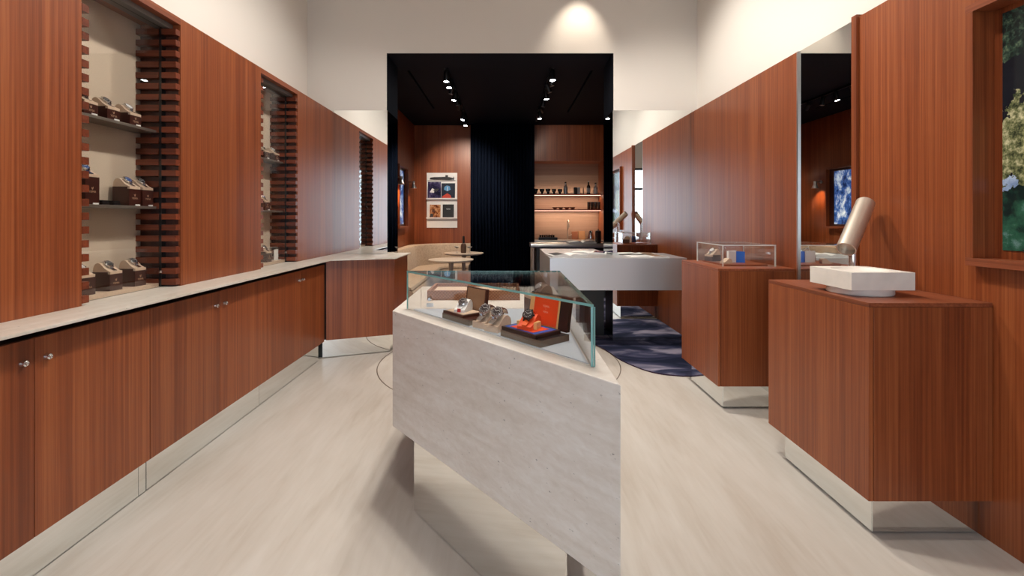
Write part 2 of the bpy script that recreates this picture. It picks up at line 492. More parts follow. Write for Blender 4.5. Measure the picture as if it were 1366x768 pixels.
def forest_print():
    m, nt, p = new_mat('forest_print')
    g = nt.nodes.new('ShaderNodeNewGeometry')
    sp = nt.nodes.new('ShaderNodeSeparateXYZ'); nt.links.new(g.outputs['Position'], sp.inputs[0])
    def math_(op, a, b=None, c=None):
        n = nt.nodes.new('ShaderNodeMath'); n.operation = op
        for i, v in enumerate((a, b, c)):
            if v is None:
                continue
            if isinstance(v, (int, float)):
                n.inputs[i].default_value = v
            else:
                nt.links.new(v, n.inputs[i])
        return n.outputs[0]
    def noise(scale, det=8, rough=0.65):
        n = nt.nodes.new('ShaderNodeTexNoise'); n.inputs['Scale'].default_value = scale; n.inputs['Detail'].default_value = det; n.inputs['Roughness'].default_value = rough
        nt.links.new(g.outputs['Position'], n.inputs['Vector'])
        return n.outputs['Fac']
    def ramp(fac, cols):
        r = nt.nodes.new('ShaderNodeValToRGB'); e = r.color_ramp.elements
        e[0].position, e[0].color = cols[0][0], (*cols[0][1], 1)
        e[1].position, e[1].color = cols[-1][0], (*cols[-1][1], 1)
        for q, c in cols[1:-1]:
            k = e.new(q); k.color = (*c, 1)
        nt.links.new(fac, r.inputs['Fac'])
        return r.outputs['Color']
    def mix(fac, a, b):
        n = nt.nodes.new('ShaderNodeMixRGB'); nt.links.new(fac, n.inputs['Fac']); nt.links.new(a, n.inputs['Color1']); nt.links.new(b, n.inputs['Color2'])
        return n.outputs['Color']
    fine, mid = noise(38), noise(9)
    y, z = sp.outputs['Y'], sp.outputs['Z']
    far = ramp(fine, [(0.40, (0.004, 0.007, 0.007)), (0.55, (0.018, 0.032, 0.022)), (0.72, (0.09, 0.12, 0.07))])
    void = ramp(mid, [(0.3, (0.002, 0.003, 0.005)), (0.7, (0.008, 0.010, 0.014))])
    # black water between the far trees and the near tree
    col = mix(math_('GREATER_THAN', math_('ADD', z, math_('MULTIPLY', mid, 0.25)), 2.20), void, far)
    tree = ramp(fine, [(0.38, (0.02, 0.025, 0.012)), (0.5, (0.10, 0.105, 0.045)), (0.68, (0.40, 0.36, 0.21))])
    dy, dz = math_('MULTIPLY', math_('SUBTRACT', y, 1.70), 2.3), math_('MULTIPLY', math_('SUBTRACT', z, 1.70), 3.6)
    dist = math_('SQRT', math_('ADD', math_('MULTIPLY', dy, dy), math_('MULTIPLY', dz, dz)))
    tm = math_('LESS_THAN', math_('ADD', dist, math_('MULTIPLY', noise(14), 1.5)), 1.62)
    water = ramp(mid, [(0.35, (0.12, 0.17, 0.27)), (0.65, (0.42, 0.47, 0.55))])
    zm = math_('ADD', z, math_('MULTIPLY', noise(12), 0.16))
    col = mix(math_('LESS_THAN', zm, 1.66), col, water)
    col = mix(tm, col, tree)
    bush = ramp(mid, [(0.38, (0.003, 0.010, 0.009)), (0.56, (0.015, 0.06, 0.035)), (0.72, (0.13, 0.20, 0.20))])
    col = mix(math_('LESS_THAN', zm, 1.595), col, bush)
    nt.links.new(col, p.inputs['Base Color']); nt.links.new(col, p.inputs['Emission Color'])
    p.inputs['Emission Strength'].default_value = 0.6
    p.inputs['Roughness'].default_value = 0.2
    return m
M['pic_forest'] = forest_print()
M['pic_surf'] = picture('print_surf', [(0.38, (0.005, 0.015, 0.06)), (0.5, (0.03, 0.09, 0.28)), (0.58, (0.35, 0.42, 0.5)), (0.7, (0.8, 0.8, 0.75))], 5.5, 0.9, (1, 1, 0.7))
M['cover_purple'] = picture('cover_purple', [(0.4, (0.012, 0.012, 0.03)), (0.55, (0.05, 0.04, 0.11)), (0.72, (0.25, 0.24, 0.36))], 7, 0.0)
M['cover_night'] = plain('cover_night', (0.010, 0.016, 0.035), 0.3)
M['cover_orange'] = picture('cover_orange', [(0.4, (0.10, 0.02, 0.01)), (0.5, (0.45, 0.17, 0.06)), (0.68, (0.75, 0.48, 0.28))], 16, 0.0)
M['cover_black'] = plain('cover_charcoal', (0.02, 0.02, 0.021), 0.4)
M['text_white'] = plain('text_white', (0.75, 0.75, 0.75), 0.5)
M['text_pale'] = plain('text_pale_orange', (0.95, 0.42, 0.28), 0.5)
M['cover_blue'] = plain('cover_glow_blue', (0.10, 0.30, 0.55), 0.4)
M['cover_red'] = plain('cover_red', (0.55, 0.05, 0.02), 0.4)
M['glass_dark'] = plain('smoked_glass', (0.02, 0.02, 0.02), 0.08, coat=0.5)
M['label_white'] = plain('label_white', (0.5, 0.5, 0.5), 0.5)
M['silver'] = plain('silver_can', (0.35, 0.36, 0.38), 0.3, metal=0.7)
M['board_wood'] = plain('chopping_board', (0.45, 0.22, 0.09), 0.6, var=0.1)
M['board_red'] = plain('chopping_board_red', (0.28, 0.085, 0.03), 0.6, var=0.1)
M['bottle_brown'] = plain('bottle_brown', (0.13, 0.075, 0.05), 0.35)
M['pavement'] = plain('pavement', (0.35, 0.35, 0.35), 0.9, var=0.1)
M['kitchen_back'] = wood('kitchen_back', (0.36, 0.225, 0.155), (0.42, 0.265, 0.185), (0.48, 0.31, 0.22), axis='x', rough=0.5)
M['bowl_brown'] = plain('bowl_brown', (0.12, 0.05, 0.03), 0.4)

def text_mesh(s, size, mat, name='lettering'):
    cu = bpy.data.curves.new(name, 'FONT')
    cu.body = s; cu.size = size; cu.align_x = 'CENTER'; cu.align_y = 'CENTER'; cu.extrude = 0.0002; cu.resolution_u = 2
    ob = bpy.data.objects.new('tmp_text', cu); COL.objects.link(ob)
    bpy.context.view_layer.update()
    me = bpy.data.meshes.new_from_object(ob.evaluated_get(bpy.context.evaluated_depsgraph_get()))
    me.name = name
    me.materials.clear(); me.materials.append(mat)
    bpy.data.objects.remove(ob)
    return me

def gp(px, py, z):
    """point at height z seen at a pixel (needs z below the eye line)"""
    y = F_PX * (CAM_H - z) / (py - CY)
    return ((px - CX) * y / F_PX, y, z)

# ================================================================== STRUCTURE
XL, XR, YB, YJ = -1.96, 2.096, 5.27, 5.77            # wood faces of the side walls, back wall front and rear
PL, PR = -2.26, 2.158                                # plaster planes above / behind the wood
ZT, ZC = 2.60, 0.9945                                # top of the wood, counter height
YF = -2.6                                            # shop front
OL, OR, OH = -1.36, 1.21, 3.27                       # opening into the lounge
LXL, LXR, LYB, LZ = -1.95, 2.05, 9.80, 3.36          # lounge

struct(MB().box(-2.6, 2.6, YF - 0.2, 10.6, -0.1, 0).build('floor', M['floor'], origin=(0, 2, 0)))
struct(MB().box(-2.6, 2.6, -14, YF - 0.2, -0.16, -0.02).build('ground_outside', M['pavement'], origin=(0, -8, 0)))
struct(MB().box(-2.46, 2.36, YF - 0.2, YJ, 4.2, 4.3).build('ceiling', M['ceiling'], origin=(0, 2, 4.2)))

wl = struct(MB().box(PL - 0.1, PL, YF, YJ, 0, 4.2).build('wall_left', M['plaster'], origin=(PL, 2, 0)))
wr = struct(MB().box(PR, PR + 0.1, YF, YJ, 0, 4.2).build('wall_right', M['plaster'], origin=(PR, 2, 0)))
wb = MB()
wb.box(PL, OL, YB, YJ, 0, 4.2).box(OR, PR, YB, YJ, 0, 4.2).box(OL, OR, YB, YJ, OH, 4.2)
wb = struct(wb.build('wall_back', M['plaster'], origin=(0, YB, 0)))
# dark painted reveal of the opening above the mirrors and on its head
MB().box(OL, OL + 0.006, YB, YJ, 2.62, OH - 0.006).build('reveal_lining', M['black_paint'], wb)
MB().box(OR - 0.006, OR, YB, YJ, 2.62, OH - 0.006).build('reveal_lining', M['black_paint'], wb)
MB().box(OL, OR, YB, YJ, OH - 0.006, OH).build('reveal_lining', M['black_paint'], wb)
MB().box(-2.46, OL, YJ, YJ + 0.02, 0, LZ).build('lounge_side_lining', M['wood'], wb)
MB().box(OR, 2.3, YJ, YJ + 0.02, 0, LZ).build('lounge_side_lining', M['wood'], wb)
MB().box(OL, OR, YJ, YJ + 0.02, OH, LZ + 0.05).build('lounge_side_lining', M['black_paint'], wb)

# shop front behind the camera: piers, head and a glazed window
WX0, WX1, WZ = -1.35, 1.15, 2.82
wf = MB().box(PL - 0.1, WX0, YF - 0.15, YF, 0, 4.2).box(WX1, PR + 0.1, YF - 0.15, YF, 0, 4.2).box(WX0, WX1, YF - 0.15, YF, WZ, 4.2)
struct(wf.build('wall_front', M['plaster'], origin=(0, YF, 0)))
ya, yb = YF - 0.1, YF - 0.04
wi = struct(MB().box(WX0, WX0 + 0.06, ya, yb, 0, WZ).box(WX1 - 0.06, WX1, ya, yb, 0, WZ).box(WX0 + 0.06, WX1 - 0.06, ya, yb, WZ - 0.06, WZ)
            .box(WX0 + 0.06, WX1 - 0.06, ya, yb, 0, 0.1).build('window_1', M['black'], origin=(0, YF, 0)))
MB().box(0.10, 0.16, ya, yb, 0.1, WZ - 0.06).build('mullion', M['black'], wi)
MB().box(0.16, WX1 - 0.06, ya, yb, 2.2, 2.26).build('mullion', M['black'], wi)
MB().box(WX0 + 0.06, 0.10, YF - 0.075, YF - 0.065, 0.1, WZ - 0.06).build('pane', M['glass'], wi)
MB().box(0.16, WX1 - 0.06, YF - 0.075, YF - 0.065, 0.1, 2.2).build('pane', M['glass'], wi)
MB().box(0.16, WX1 - 0.06, YF - 0.075, YF - 0.065, 2.26, WZ - 0.06).build('pane', M['glass'], wi)

# left wall: wood panels between the display niches
NY = [(2.143, 2.793), (3.705, 4.355)]
for (a, b) in [(YF, 0.9), (0.903, NY[0][0]), (NY[0][1], NY[1][0]), (NY[1][1], YB)]:
    MB().box(PL, XL, a, b, ZC + 0.0005, ZT).build('wood_panel', M['wood'], wl)
for (a, b) in NY:
    MB().box(PL, XL, a, b, 2.56, ZT).build('wood_header', M['wood_flat'], wl)
# right wall: wood panels, trims, picture recess cut out
PY0, PY1, PZ0, PZ1 = 0.95, 2.06, 1.215, 2.32
MB().box(XR, PR, YF, PY0, 0, ZT).box(XR, PR, PY1, 2.762, 0, ZT).box(XR, PR, PY0, PY1, 0, PZ0).box(XR, PR, PY0, PY1, PZ1, ZT).build('wood_panel', M['wood'], wr)
MB().box(XR, PR, 3.362, YB, 0, ZT).build('wood_panel', M['wood'], wr)
MB().box(XR - 0.016, PR, 2.766, 2.806, 0, ZT + 0.012).build('wood_edge_trim', M['wood'], wr)
MB().box(XR, PR, 3.344, 3.362, 0, ZT + 0.002).build('metal_edge_trim', M['steel'], wr)

# lounge shell
wll = struct(MB().box(LXL - 0.1, LXL, YJ, LYB + 0.1, 0, LZ).build('wall_lounge_left', M['wood'], origin=(LXL, 8, 0)))
wlb = struct(MB().box(LXL, -0.70, LYB + 0.02, LYB + 0.12, 0, LZ).build('wall_lounge_back', M['dark_core'], origin=(-1.3, LYB, 0)))
for (a, b) in [(LXL, -1.406), (-1.403, -0.76)]:
    MB().box(a, b, LYB, LYB + 0.02, 0, LZ).build('wood_panel', M['wood'], wlb)
struct(MB().box(-0.76, 0.56, LYB + 0.02, LYB + 0.12, 0, LZ).build('wall_behind_curtain', M['black_paint'], origin=(0, LYB, 0)))
struct(MB().box(LXR, LXR + 0.1, YJ, 10.5, 0, LZ).build('wall_lounge_right', M['wood'], origin=(LXR, 8, 0)))
cl = MB()
for (x0, x1, y0, y1) in [(-2.1, -1.32, YJ, 10.5), (-1.29, 1.115, YJ, 10.5), (1.145, 2.2, YJ, 10.5), (-1.32, -1.29, YJ, 6.17), (-1.32, -1.29, 8.3, 10.5),
                         (1.115, 1.145, YJ, 6.17), (1.115, 1.145, 8.6, 10.5)]:
    cl.box(x0, x1, y0, y1, LZ, LZ + 0.05)
cl.box(-2.1, 2.2, YJ, 10.5, LZ + 0.1, LZ + 0.15)
struct(cl.build('ceiling_lounge', M['black_paint'], origin=(0, 8, LZ)))

# ring inlay in the floor
ring = MB()
N = 160
rc, r0, r1 = (-0.073, 4.585), 1.1585, 1.1675
for k in range(N):
    a = 2 * math.pi * k / N
    c, s = math.cos(a), math.sin(a)
    for (rr, z) in ((r0, 0.0), (r0, 0.0012), (r1, 0.0012), (r1, 0.0)):
        ring.v.append((rc[0] + rr * c, rc[1] + rr * s, z))
for k in range(N):
    b, b2 = 4 * k, 4 * ((k + 1) % N)
    for q in range(3):
        ring.f.append((b + q, b2 + q, b2 + q + 1, b + q + 1)); ring.m.append(0)
struct(ring.build('trim_1', plain('ring_inlay', (0.14, 0.105, 0.075), 0.5), origin=(rc[0], rc[1], 0)))

# ================================================================== WALL MIRRORS
def mirror(name, label, x0, x1, y0, y1, z0, z1, group=None):
    return tag(MB().box(x0, x1, y0, y1, z0, z1).build(name, M['mirror']), label, 'mirror', group)
mirror('wall_mirror', 'mirror panel standing on the stone counter beside the lounge opening', XL, OL + 0.008, YB - 0.008, YB, ZC + 0.001, 2.62)
mirror('wall_mirror', 'floor-to-head mirror panel behind the brushed metal desk', OR - 0.008, XR, YB - 0.008, YB, 0.002, 2.62)
mirror('reveal_mirror', 'mirror lining the opening side above the stone counter end', OL, OL + 0.008, YB + 0.002, YJ, ZC + 0.001, 2.62)
mirror('reveal_mirror', 'mirror lining the opening side where the metal desk passes through', OR - 0.008, OR, YB + 0.002, YJ, 0.002, 2.62)
mirror('tall_wall_mirror', 'narrow full-height mirror strip set between wood wall panels', 2.106, PR, 2.808, 3.342, 0.002, ZT)

# ================================================================== LEFT CABINETS AND COUNTER
XD, XT, ZD0, ZD1 = -1.79, -1.849, 0.19, 0.946
knob_me = MB().lathe([(0.0135, 0), (0.0135, 0.004), (0.011, 0.010), (0.011, 0.016), (0.0075, 0.019), (0.003, 0.016)], axis=(1, 0, 0), seg=16).mesh('lock_knob', M['chrome'], smooth=40)
where = ['under the niche nearest the shop window', 'between the two wall niches', 'under the niche nearest the lounge']
seams = [(1.19, 1.762, 2.333), (2.333, 2.901, 3.47), (3.47, 4.036, 4.56)]
for (a, b, c), w in zip(seams, where):
    t = thing('base_cabinet', (XD - 0.2, (a + c) / 2, 0), 'reddish wood two-door base cabinet on mirror plinth ' + w, 'cabinet', 'base cabinets along the long wall')
    MB().box(PL, XD - 0.02, a, c, ZD0, ZD1 - 0.01).build('body', M['gap'], t)
    for (y0, y1, ky) in ((a, b, b - 0.045), (b, c, b + 0.045)):
        d = MB().box(XD - 0.02, XD, y0 + 0.0015, y1 - 0.0015, ZD0, ZD1).build('door', M['wood'], t, bevel=0.001)
        if c > 4.5:
            ky = b + (0.035 if y0 == b else -0.035)
        ox, oy, oz = ORG[t.name]
        inst('lock_knob', knob_me, d, (XD - ox, ky - oy, 0.863 - oz))
    MB().box(PL, XT - 0.008, a, c, 0, ZD0).build('plinth_core', M['dark_core'], t)
    segs = [(a, c)] if a != 2.333 else [(a, 2.381), (2.384, c)]
    if a == 1.19:
        segs = [(a, c)]
    for (y0, y1) in segs:
        MB().box(XT - 0.008, XT, y0 + 0.001, y1 - 0.001, 0.006, ZD0).build('mirror_plinth', M['mirror'], t)

# corner cabinet that turns towards the opening
CA, CB_, CC = (-1.79, 4.605), (-1.17, 4.84), (-1.165, 5.455)
t = thing('corner_cabinet', (-1.6, 5.0, 0), 'angled reddish wood corner cabinet on mirror plinth beside the lounge opening', 'cabinet')
MB().prism([(-2.25, 4.575), (-1.815, 4.63), (-1.195, 4.863), (-1.19, 5.25), (-2.25, 5.25)], ZD0, 0.9815).prism([(-1.355, 5.25), (-1.19, 5.25), (-1.19, 5.43), (-1.355, 5.43)], ZD0, 0.9815).build('body', M['gap'], t)
def vpanel(p, q, th, z0, z1, mi=0):
    """vertical board between plan points p, q; thickness to the left of p->q"""
    d = Vector((q[0] - p[0], q[1] - p[1], 0)); n = Vector((-d.y, d.x, 0)).normalized() * th
    return MB().obox((p[0], p[1], z0), d, n, (0, 0, z1 - z0), mi)
vpanel(CA, CB_, 0.02, ZD0, 0.9815).build('front_panel', M['wood'], t, bevel=0.001)
vpanel((CB_[0], CB_[1] + 0.002), CC, 0.02, ZD0, 0.9815).build('side_panel', M['wood'], t, bevel=0.001)
TA, TB, TC = (-1.845, 4.655), (-1.232, 4.887), (-1.228, 5.40)
MB().prism([(-2.25, 4.62), (-1.87, 4.68), (-1.26, 4.91), (-1.26, 5.25), (-2.25, 5.25)], 0, ZD0).build('plinth_core', M['dark_core'], t)
vpanel(TA, TB, 0.008, 0.006, ZD0).build('mirror_plinth', M['mirror'], t)
vpanel(TB, TC, 0.008, 0.006, ZD0).build('mirror_plinth', M['mirror'], t)

# continuous stone counter
XCF = -1.7255
ct = MB().prism([(PL, 0.3), (XCF, 0.3), (XCF, 4.555), (-1.135, 4.778), (-1.13, 5.478), (OL + 0.008, 5.478), (OL + 0.008, YB), (PL, YB)], 0.982, ZC)
tag(ct.build('stone_countertop', M['stone_top'], bevel=0.0015), 'long thin travertine countertop running under the niches to the opening', 'countertop')

# ================================================================== DISPLAY NICHES
XG = -2.05
slat_f = MB().box(-0.085, 0, -0.018, 0.018, 0, 0.034).mesh('slat', M['wood_slat'])
slat_b = MB().box(-0.135, 0, -0.018, 0.018, 0, 0.034).mesh('slat', M['wood_slat'])
PITCH, NSL = 0.0645, 24
for ni, (y0, y1) in enumerate(NY):
    t = thing('display_niche', (-2.1, (y0 + y1) / 2, ZC), 'recessed wall niche with stacked wood slats and linen back, ' +
              ('nearest the shop window' if ni == 0 else 'nearest the lounge'), 'niche', 'wall display niches')
    ox, oy, oz = ORG[t.name]
    MB().box(PL, -2.2, y0 + 0.001, y1 - 0.001, ZC + 0.001, 2.559).build('back_panel', M['fabric'], t)
    MB().box(-2.095, -2.005, y0 + 0.001, y1 - 0.001, 2.53, 2.559).build('top_rail', M['rail'], t)
    for j, yy in enumerate((y0 + 0.0212, y1 - 0.0212)):
        for i in range(NSL):
            z = ZC + 0.011 + i * PITCH
            if z + 0.036 > 2.53:
                continue
            inst('slat', slat_f, t, (XL - 0.001 - ox, yy - oy, z - oz))
            inst('slat', slat_b, t, (-2.064 - ox, yy - oy, z - oz))
    for ya, yb in ((y0 + 0.0005, y0 + 0.003), (y1 - 0.003, y1 - 0.0005)):
        MB().box(-2.199, XL - 0.012, ya, yb, ZC + 0.0005, 2.529).build('gap_shade_sheet', M['wood_dark'], t)  # dark sheet added behind the slats, colours in the shade of their gaps
    for zz in (1.47, 1.92):
        s = MB().box(-2.199, -2.075, y0 + 0.040, y1 - 0.040, zz - 0.016, zz).build('shelf', M['bronze'], t, bevel=0.002)
    MB().box(-2.199, -2.062, y0 + 0.040, y1 - 0.040, ZC + 0.0005, ZC + 0.022).build('platform', M['cushion'], t)
    g = MB().obox((XG - 0.004, y0 + 0.004, ZC + 0.001), (0.008, 0, 0), (0, y1 - y0 - 0.008, 0), (0, 0, 1.534), mis=[1, 1, 1, 0, 1, 0])
    g.build('glass_pane', [M['glass'], M['black']], t)
    for ya, yb in ((y0 + 0.0005, y0 + 0.036), (y1 - 0.036, y1 - 0.0005)):
        MB().box(-2.0625, -2.0475, ya, yb, ZC + 0.0005, 2.529).build('glass_channel', M['black'], t)
    MB().lathe([(0.009, 0), (0.009, 0.01), (0.006, 0.012)], (XG + 0.004, y1 - 0.05, ZC + 0.09), axis=(1, 0, 0), seg=12).build('lock', M['chrome'], t, smooth=40)

# ------------------------------------------------------------------ watch stands and watches
PROF = [(-0.043, 0.0), (-0.047, 0.016), (-0.044, 0.032), (-0.035, 0.045), (-0.023, 0.050), (-0.010, 0.047), (0.003, 0.037), (0.015, 0.026), (0.027, 0.018), (0.037, 0.014), (0.041, 0.012), (0.041, 0.0)]
def cushion_mesh(w=0.034):
    mb = MB()
    n = len(PROF)
    mb.v = [(x, -w, z) for x, z in PROF] + [(x, w, z) for x, z in PROF]
    mb.f = [tuple(range(n)), tuple(range(2 * n - 1, n - 1, -1))] + [(i, i + n, (i + 1) % n + n, (i + 1) % n) for i in range(n)]
    mb.m = [0] * len(mb.f)
    me = mb.mesh('cushion', M['cushion'], smooth=50)
    return me
cush_me = cushion_mesh()
yema_me = text_mesh('YEMA', 0.016, M['gold'])
emb = MB()
for (pts) in ([(-0.007, 0.012), (-0.003, 0.012), (0.001, 0.004), (-0.001, 0.0)], [(0.002, 0.014), (0.006, 0.014), (0.003, 0.002), (0.0, 0.0)], [(-0.0045, 0.006), (-0.002, 0.006), (-0.001, 0.003), (-0.0025, 0.002)]):
    emb.add([(0, x, z) for x, z in pts] + [(0.0004, x, z) for x, z in pts], [(0, 1, 2, 3), (7, 6, 5, 4), (0, 4, 5, 1), (1, 5, 6, 2), (2, 6, 7, 3), (3, 7, 4, 0)])
emb_me = emb.mesh('emblem', M['gold'])
def stand(loc, h, label, group, rz=0.0, w=0.042, logo=True, d=0.046):
    t = thing('watch_stand', loc, label, 'watch stand', group)
    t.rotation_euler = (0, 0, rz)
    # brown box with a notched front edge so the cushion lip shows
    body = MB().box(-d, d, -w, w, 0, h - 0.012).box(-d, d - 0.012, -w, -w + 0.005, h - 0.012, h).box(-d, d - 0.012, w - 0.005, w, h - 0.012, h).box(-d, -d + 0.005, -w + 0.005, w - 0.005, h - 0.012, h)
    ob = bpy.data.objects.new('box_body', body.mesh('box_body', M['box_brown'])); COL.objects.link(ob); ob.parent = t
    inst('cushion', cush_me, t, (0, 0, h - 0.012), (0, 0, 0), (1, 1.05, 1.2))
    lip = MB().box(d - 0.011, d + 0.001, -w + 0.002, w - 0.002, h - 0.012, h + 0.002)
    lo = bpy.data.objects.new('front_lip', lip.mesh('front_lip', M['cushion'])); COL.objects.link(lo); lo.parent = t
    if logo:
        inst('lettering', yema_me, t, (d + 0.0003, 0, h * 0.5 - 0.012), (R(90), 0, R(90)))
        inst('emblem', emb_me, t, (d, 0, h * 0.5 - 0.001))
    return t
def slope_axis():
    d = Vector((0.015 + 0.008, 0, 0.026 - 0.046)).normalized()
    return Vector((-d.z, 0, d.x)), d
def watch_meshes(dial, strap, bezel='watch_steel'):
    nrm, d = slope_axis()
    c = Vector((0.004, 0, 0.0395))
    band = MB()
    pts = [(x, 0, z) for x, z in PROF[2:]]
    band.band([Vector((x, 0, z)) for (x, _, z) in pts[:-1]], (0, -1, 0), 0.019, 0.0035)
    st = band.mesh('strap', M[strap], smooth=45)
    case = MB().lathe([(0.018, -0.001), (0.0205, 0.002), (0.0205, 0.007), (0.018, 0.0095), (0.0168, 0.0095), (0.0164, 0.0084)], c, axis=nrm, seg=24)
    case.lathe([(0.003, 0), (0.003, 0.005)], c + Vector((0, 0.0205, 0)) + nrm * 0.004, axis=(0, 1, 0), seg=8)
    for sy in (-1, 1):
        for sd in (-1, 1):
            q = c + d * (0.018 * sd) + Vector((0, 0.009 * sy, 0))
            case.obox(q - d * 0.004 - Vector((0, 0.0025, 0)), d * 0.010, (0, 0.005, 0), nrm * 0.006)
    cs = case.mesh('case', M[bezel], smooth=40)
    dl = MB().lathe([(0.0162, 0.0085), (0.0162, 0.0092)], c, axis=nrm, seg=24)
    ds = dl.mesh('dial', M[dial], smooth=40)
    hands = MB()
    up = -d
    side = Vector((0, 1, 0))
    o = c + nrm * 0.0094
    for k in range(12):
        a = 2 * math.pi * k / 12
        v = up * math.cos(a) + side * math.sin(a); w = nrm.cross(v)
        hands.obox(o + v * 0.0115 - w * 0.0007, v * 0.003, w * 0.0014, nrm * 0.0003)
    for a, L in ((R(-60), 0.008), (R(60), 0.012)):
        v = up * math.cos(a) + side * math.sin(a); w = nrm.cross(v)
        hands.obox(o - w * 0.0006, v * L, w * 0.0012, nrm * 0.0005)
    hs = hands.mesh('hands_and_markers', M['white'])
    return [('strap', st), ('case', cs), ('dial', ds), ('hands_and_markers', hs)]
WK = {'steel_black': watch_meshes('dial_black', 'watch_steel'), 'steel_blue': watch_meshes('dial_blue', 'watch_steel'),
      'steel_white': watch_meshes('dial_white', 'watch_steel'), 'blue_strap': watch_meshes('dial_blue', 'strap_blue'),
      'orange_strap': watch_meshes('dial_black', 'orange_rubber', 'black_metal')}
def watch(loc, kind, label, group, rz=0.0):
    t = thing('wristwatch', loc, label, 'watch', group)
    t.rotation_euler = (0, 0, rz)
    for nm, me in WK[kind]:
        inst(nm, me, t, (0, 0, 0), (0, 0, 0), (1, 1.12, 1.2))
    return t
tag_me = MB().box(-0.001, 0.001, -0.02, 0.02, 0, 0.009).mesh('price_tag', M['white_paper'])
XS = -2.13
KTXT = {'steel_black': 'steel watch with black dial', 'steel_blue': 'steel watch with blue dial', 'steel_white': 'steel watch with white dial', 'blue_strap': 'watch with dark blue strap'}
ORD = ['first', 'second', 'third', 'fourth', 'fifth', 'sixth', 'seventh', 'eighth']
def stand_and_watch(y, z, h, kind, i, where_txt, x=XS, w=0.040):
    pt_ = '%s from window end, %s' % (ORD[i], where_txt)
    stand((x, y, z), h, 'brown watch stand, ' + pt_, 'brown watch stands in the wall niches', w=w)
    watch((x, y, z + h - 0.012), kind, '%s, %s' % (KTXT[kind], pt_), 'watches in the wall niches')
    if z > 1.3:
        tag(MB().box(x + 0.048, x + 0.05, y + 0.0, y + 0.032, z, z + 0.008).build('price_tag', M['white_paper']), 'white price tag, ' + pt_, 'price tag', 'price tags on the niche shelves')
for (zz, where_txt, row) in (
        (1.92, 'top shelf of niche nearest shop window', [(2.330, 0.066, 'steel_black'), (2.465, 0.066, 'steel_black'), (2.610, 0.066, 'steel_white')]),
        (1.47, 'middle shelf of niche nearest shop window', [(2.338, 0.150, 'blue_strap'), (2.605, 0.105, 'steel_blue'), (2.700, 0.105, 'steel_black')]),
        (ZC + 0.022, 'bottom of niche nearest shop window', [(2.315, 0.10, 'steel_white'), (2.480, 0.10, 'steel_black'), (2.645, 0.10, 'steel_black')]),
        (1.92, 'top shelf of niche nearest lounge', [(3.88, 0.066, 'steel_black'), (4.04, 0.066, 'steel_white'), (4.22, 0.066, 'steel_white')]),
        (1.47, 'middle shelf of niche nearest lounge', [(3.90, 0.08, 'steel_black'), (4.05, 0.08, 'steel_blue')]),
        (ZC + 0.022, 'bottom of niche nearest lounge', [(3.90, 0.09, 'steel_white'), (4.08, 0.09, 'steel_black')])):
    for i, (y, h, k) in enumerate(row):
        stand_and_watch(y, zz, h, k, i, where_txt)
for (y, nm) in ((2.43, 'between the tall and short stands'), (2.50, 'beside the blue-dial watch stand')):
    t = tag(MB().box(-2.14, -2.095, y - 0.022, y + 0.022, 1.47, 1.482).box(-2.14, -2.095, y - 0.022, y - 0.002, 1.4835, 1.494).box(-2.135, -2.1, y + 0.002, y + 0.022, 1.4835, 1.494)
            .box(-2.12, -2.11, y - 0.02, y + 0.02, 1.482, 1.4835).build('watch_link_tray', M['black']), 'small black accessory block on niche shelf ' + nm, 'accessory')
t = thing('acrylic_sign', (-2.12, 4.27, ZC + 0.022), 'small clear acrylic sign at the bottom of niche nearest lounge', 'sign')
MB().box(-2.15, -2.09, 4.235, 4.305, ZC + 0.022, ZC + 0.026).build('base', M['acryl_edge'], t)
MB().box(-2.123, -2.117, 4.235, 4.305, ZC + 0.026, ZC + 0.12).build('panel', M['white_paper'], t)

# ================================================================== TRAVERTINE DISPLAY TABLE AND GLASS CASE
ZS0, ZS1 = 0.355, 0.935
t = thing('stone_display_table', (-0.05, 2.3, 0), 'floating travertine block table with pointed corner on mirror base', 'display table')
MB().prism([(-0.575, 2.34), (0.318, 1.295), (0.318, 3.17), (-0.575, 3.17)], ZS0, ZS1).build('stone_block', M['stone'], t, bevel=0.003)
bp = [(-0.443, 2.222), (0.186, 1.478), (0.186, 3.05), (-0.443, 3.05)]
cpt = [(-0.43, 2.245), (0.178, 1.52), (0.178, 3.04), (-0.43, 3.04)]
MB().prism(cpt, 0, ZS0).build('base_core', M['dark_core'], t)
vpanel(bp[0], bp[1], 0.008, 0.004, ZS0).build('mirror_panel', M['mirror'], t)
MB().box(0.178, 0.186, 1.50, 3.05, 0.004, ZS0).build('mirror_panel', M['mirror'], t)
MB().box(-0.443, -0.435, 2.24, 3.05, 0.004, ZS0).build('mirror_panel', M['mirror'], t)
MB().box(-0.43, 0.178, 3.042, 3.05, 0.004, ZS0).build('mirror_panel', M['mirror'], t)

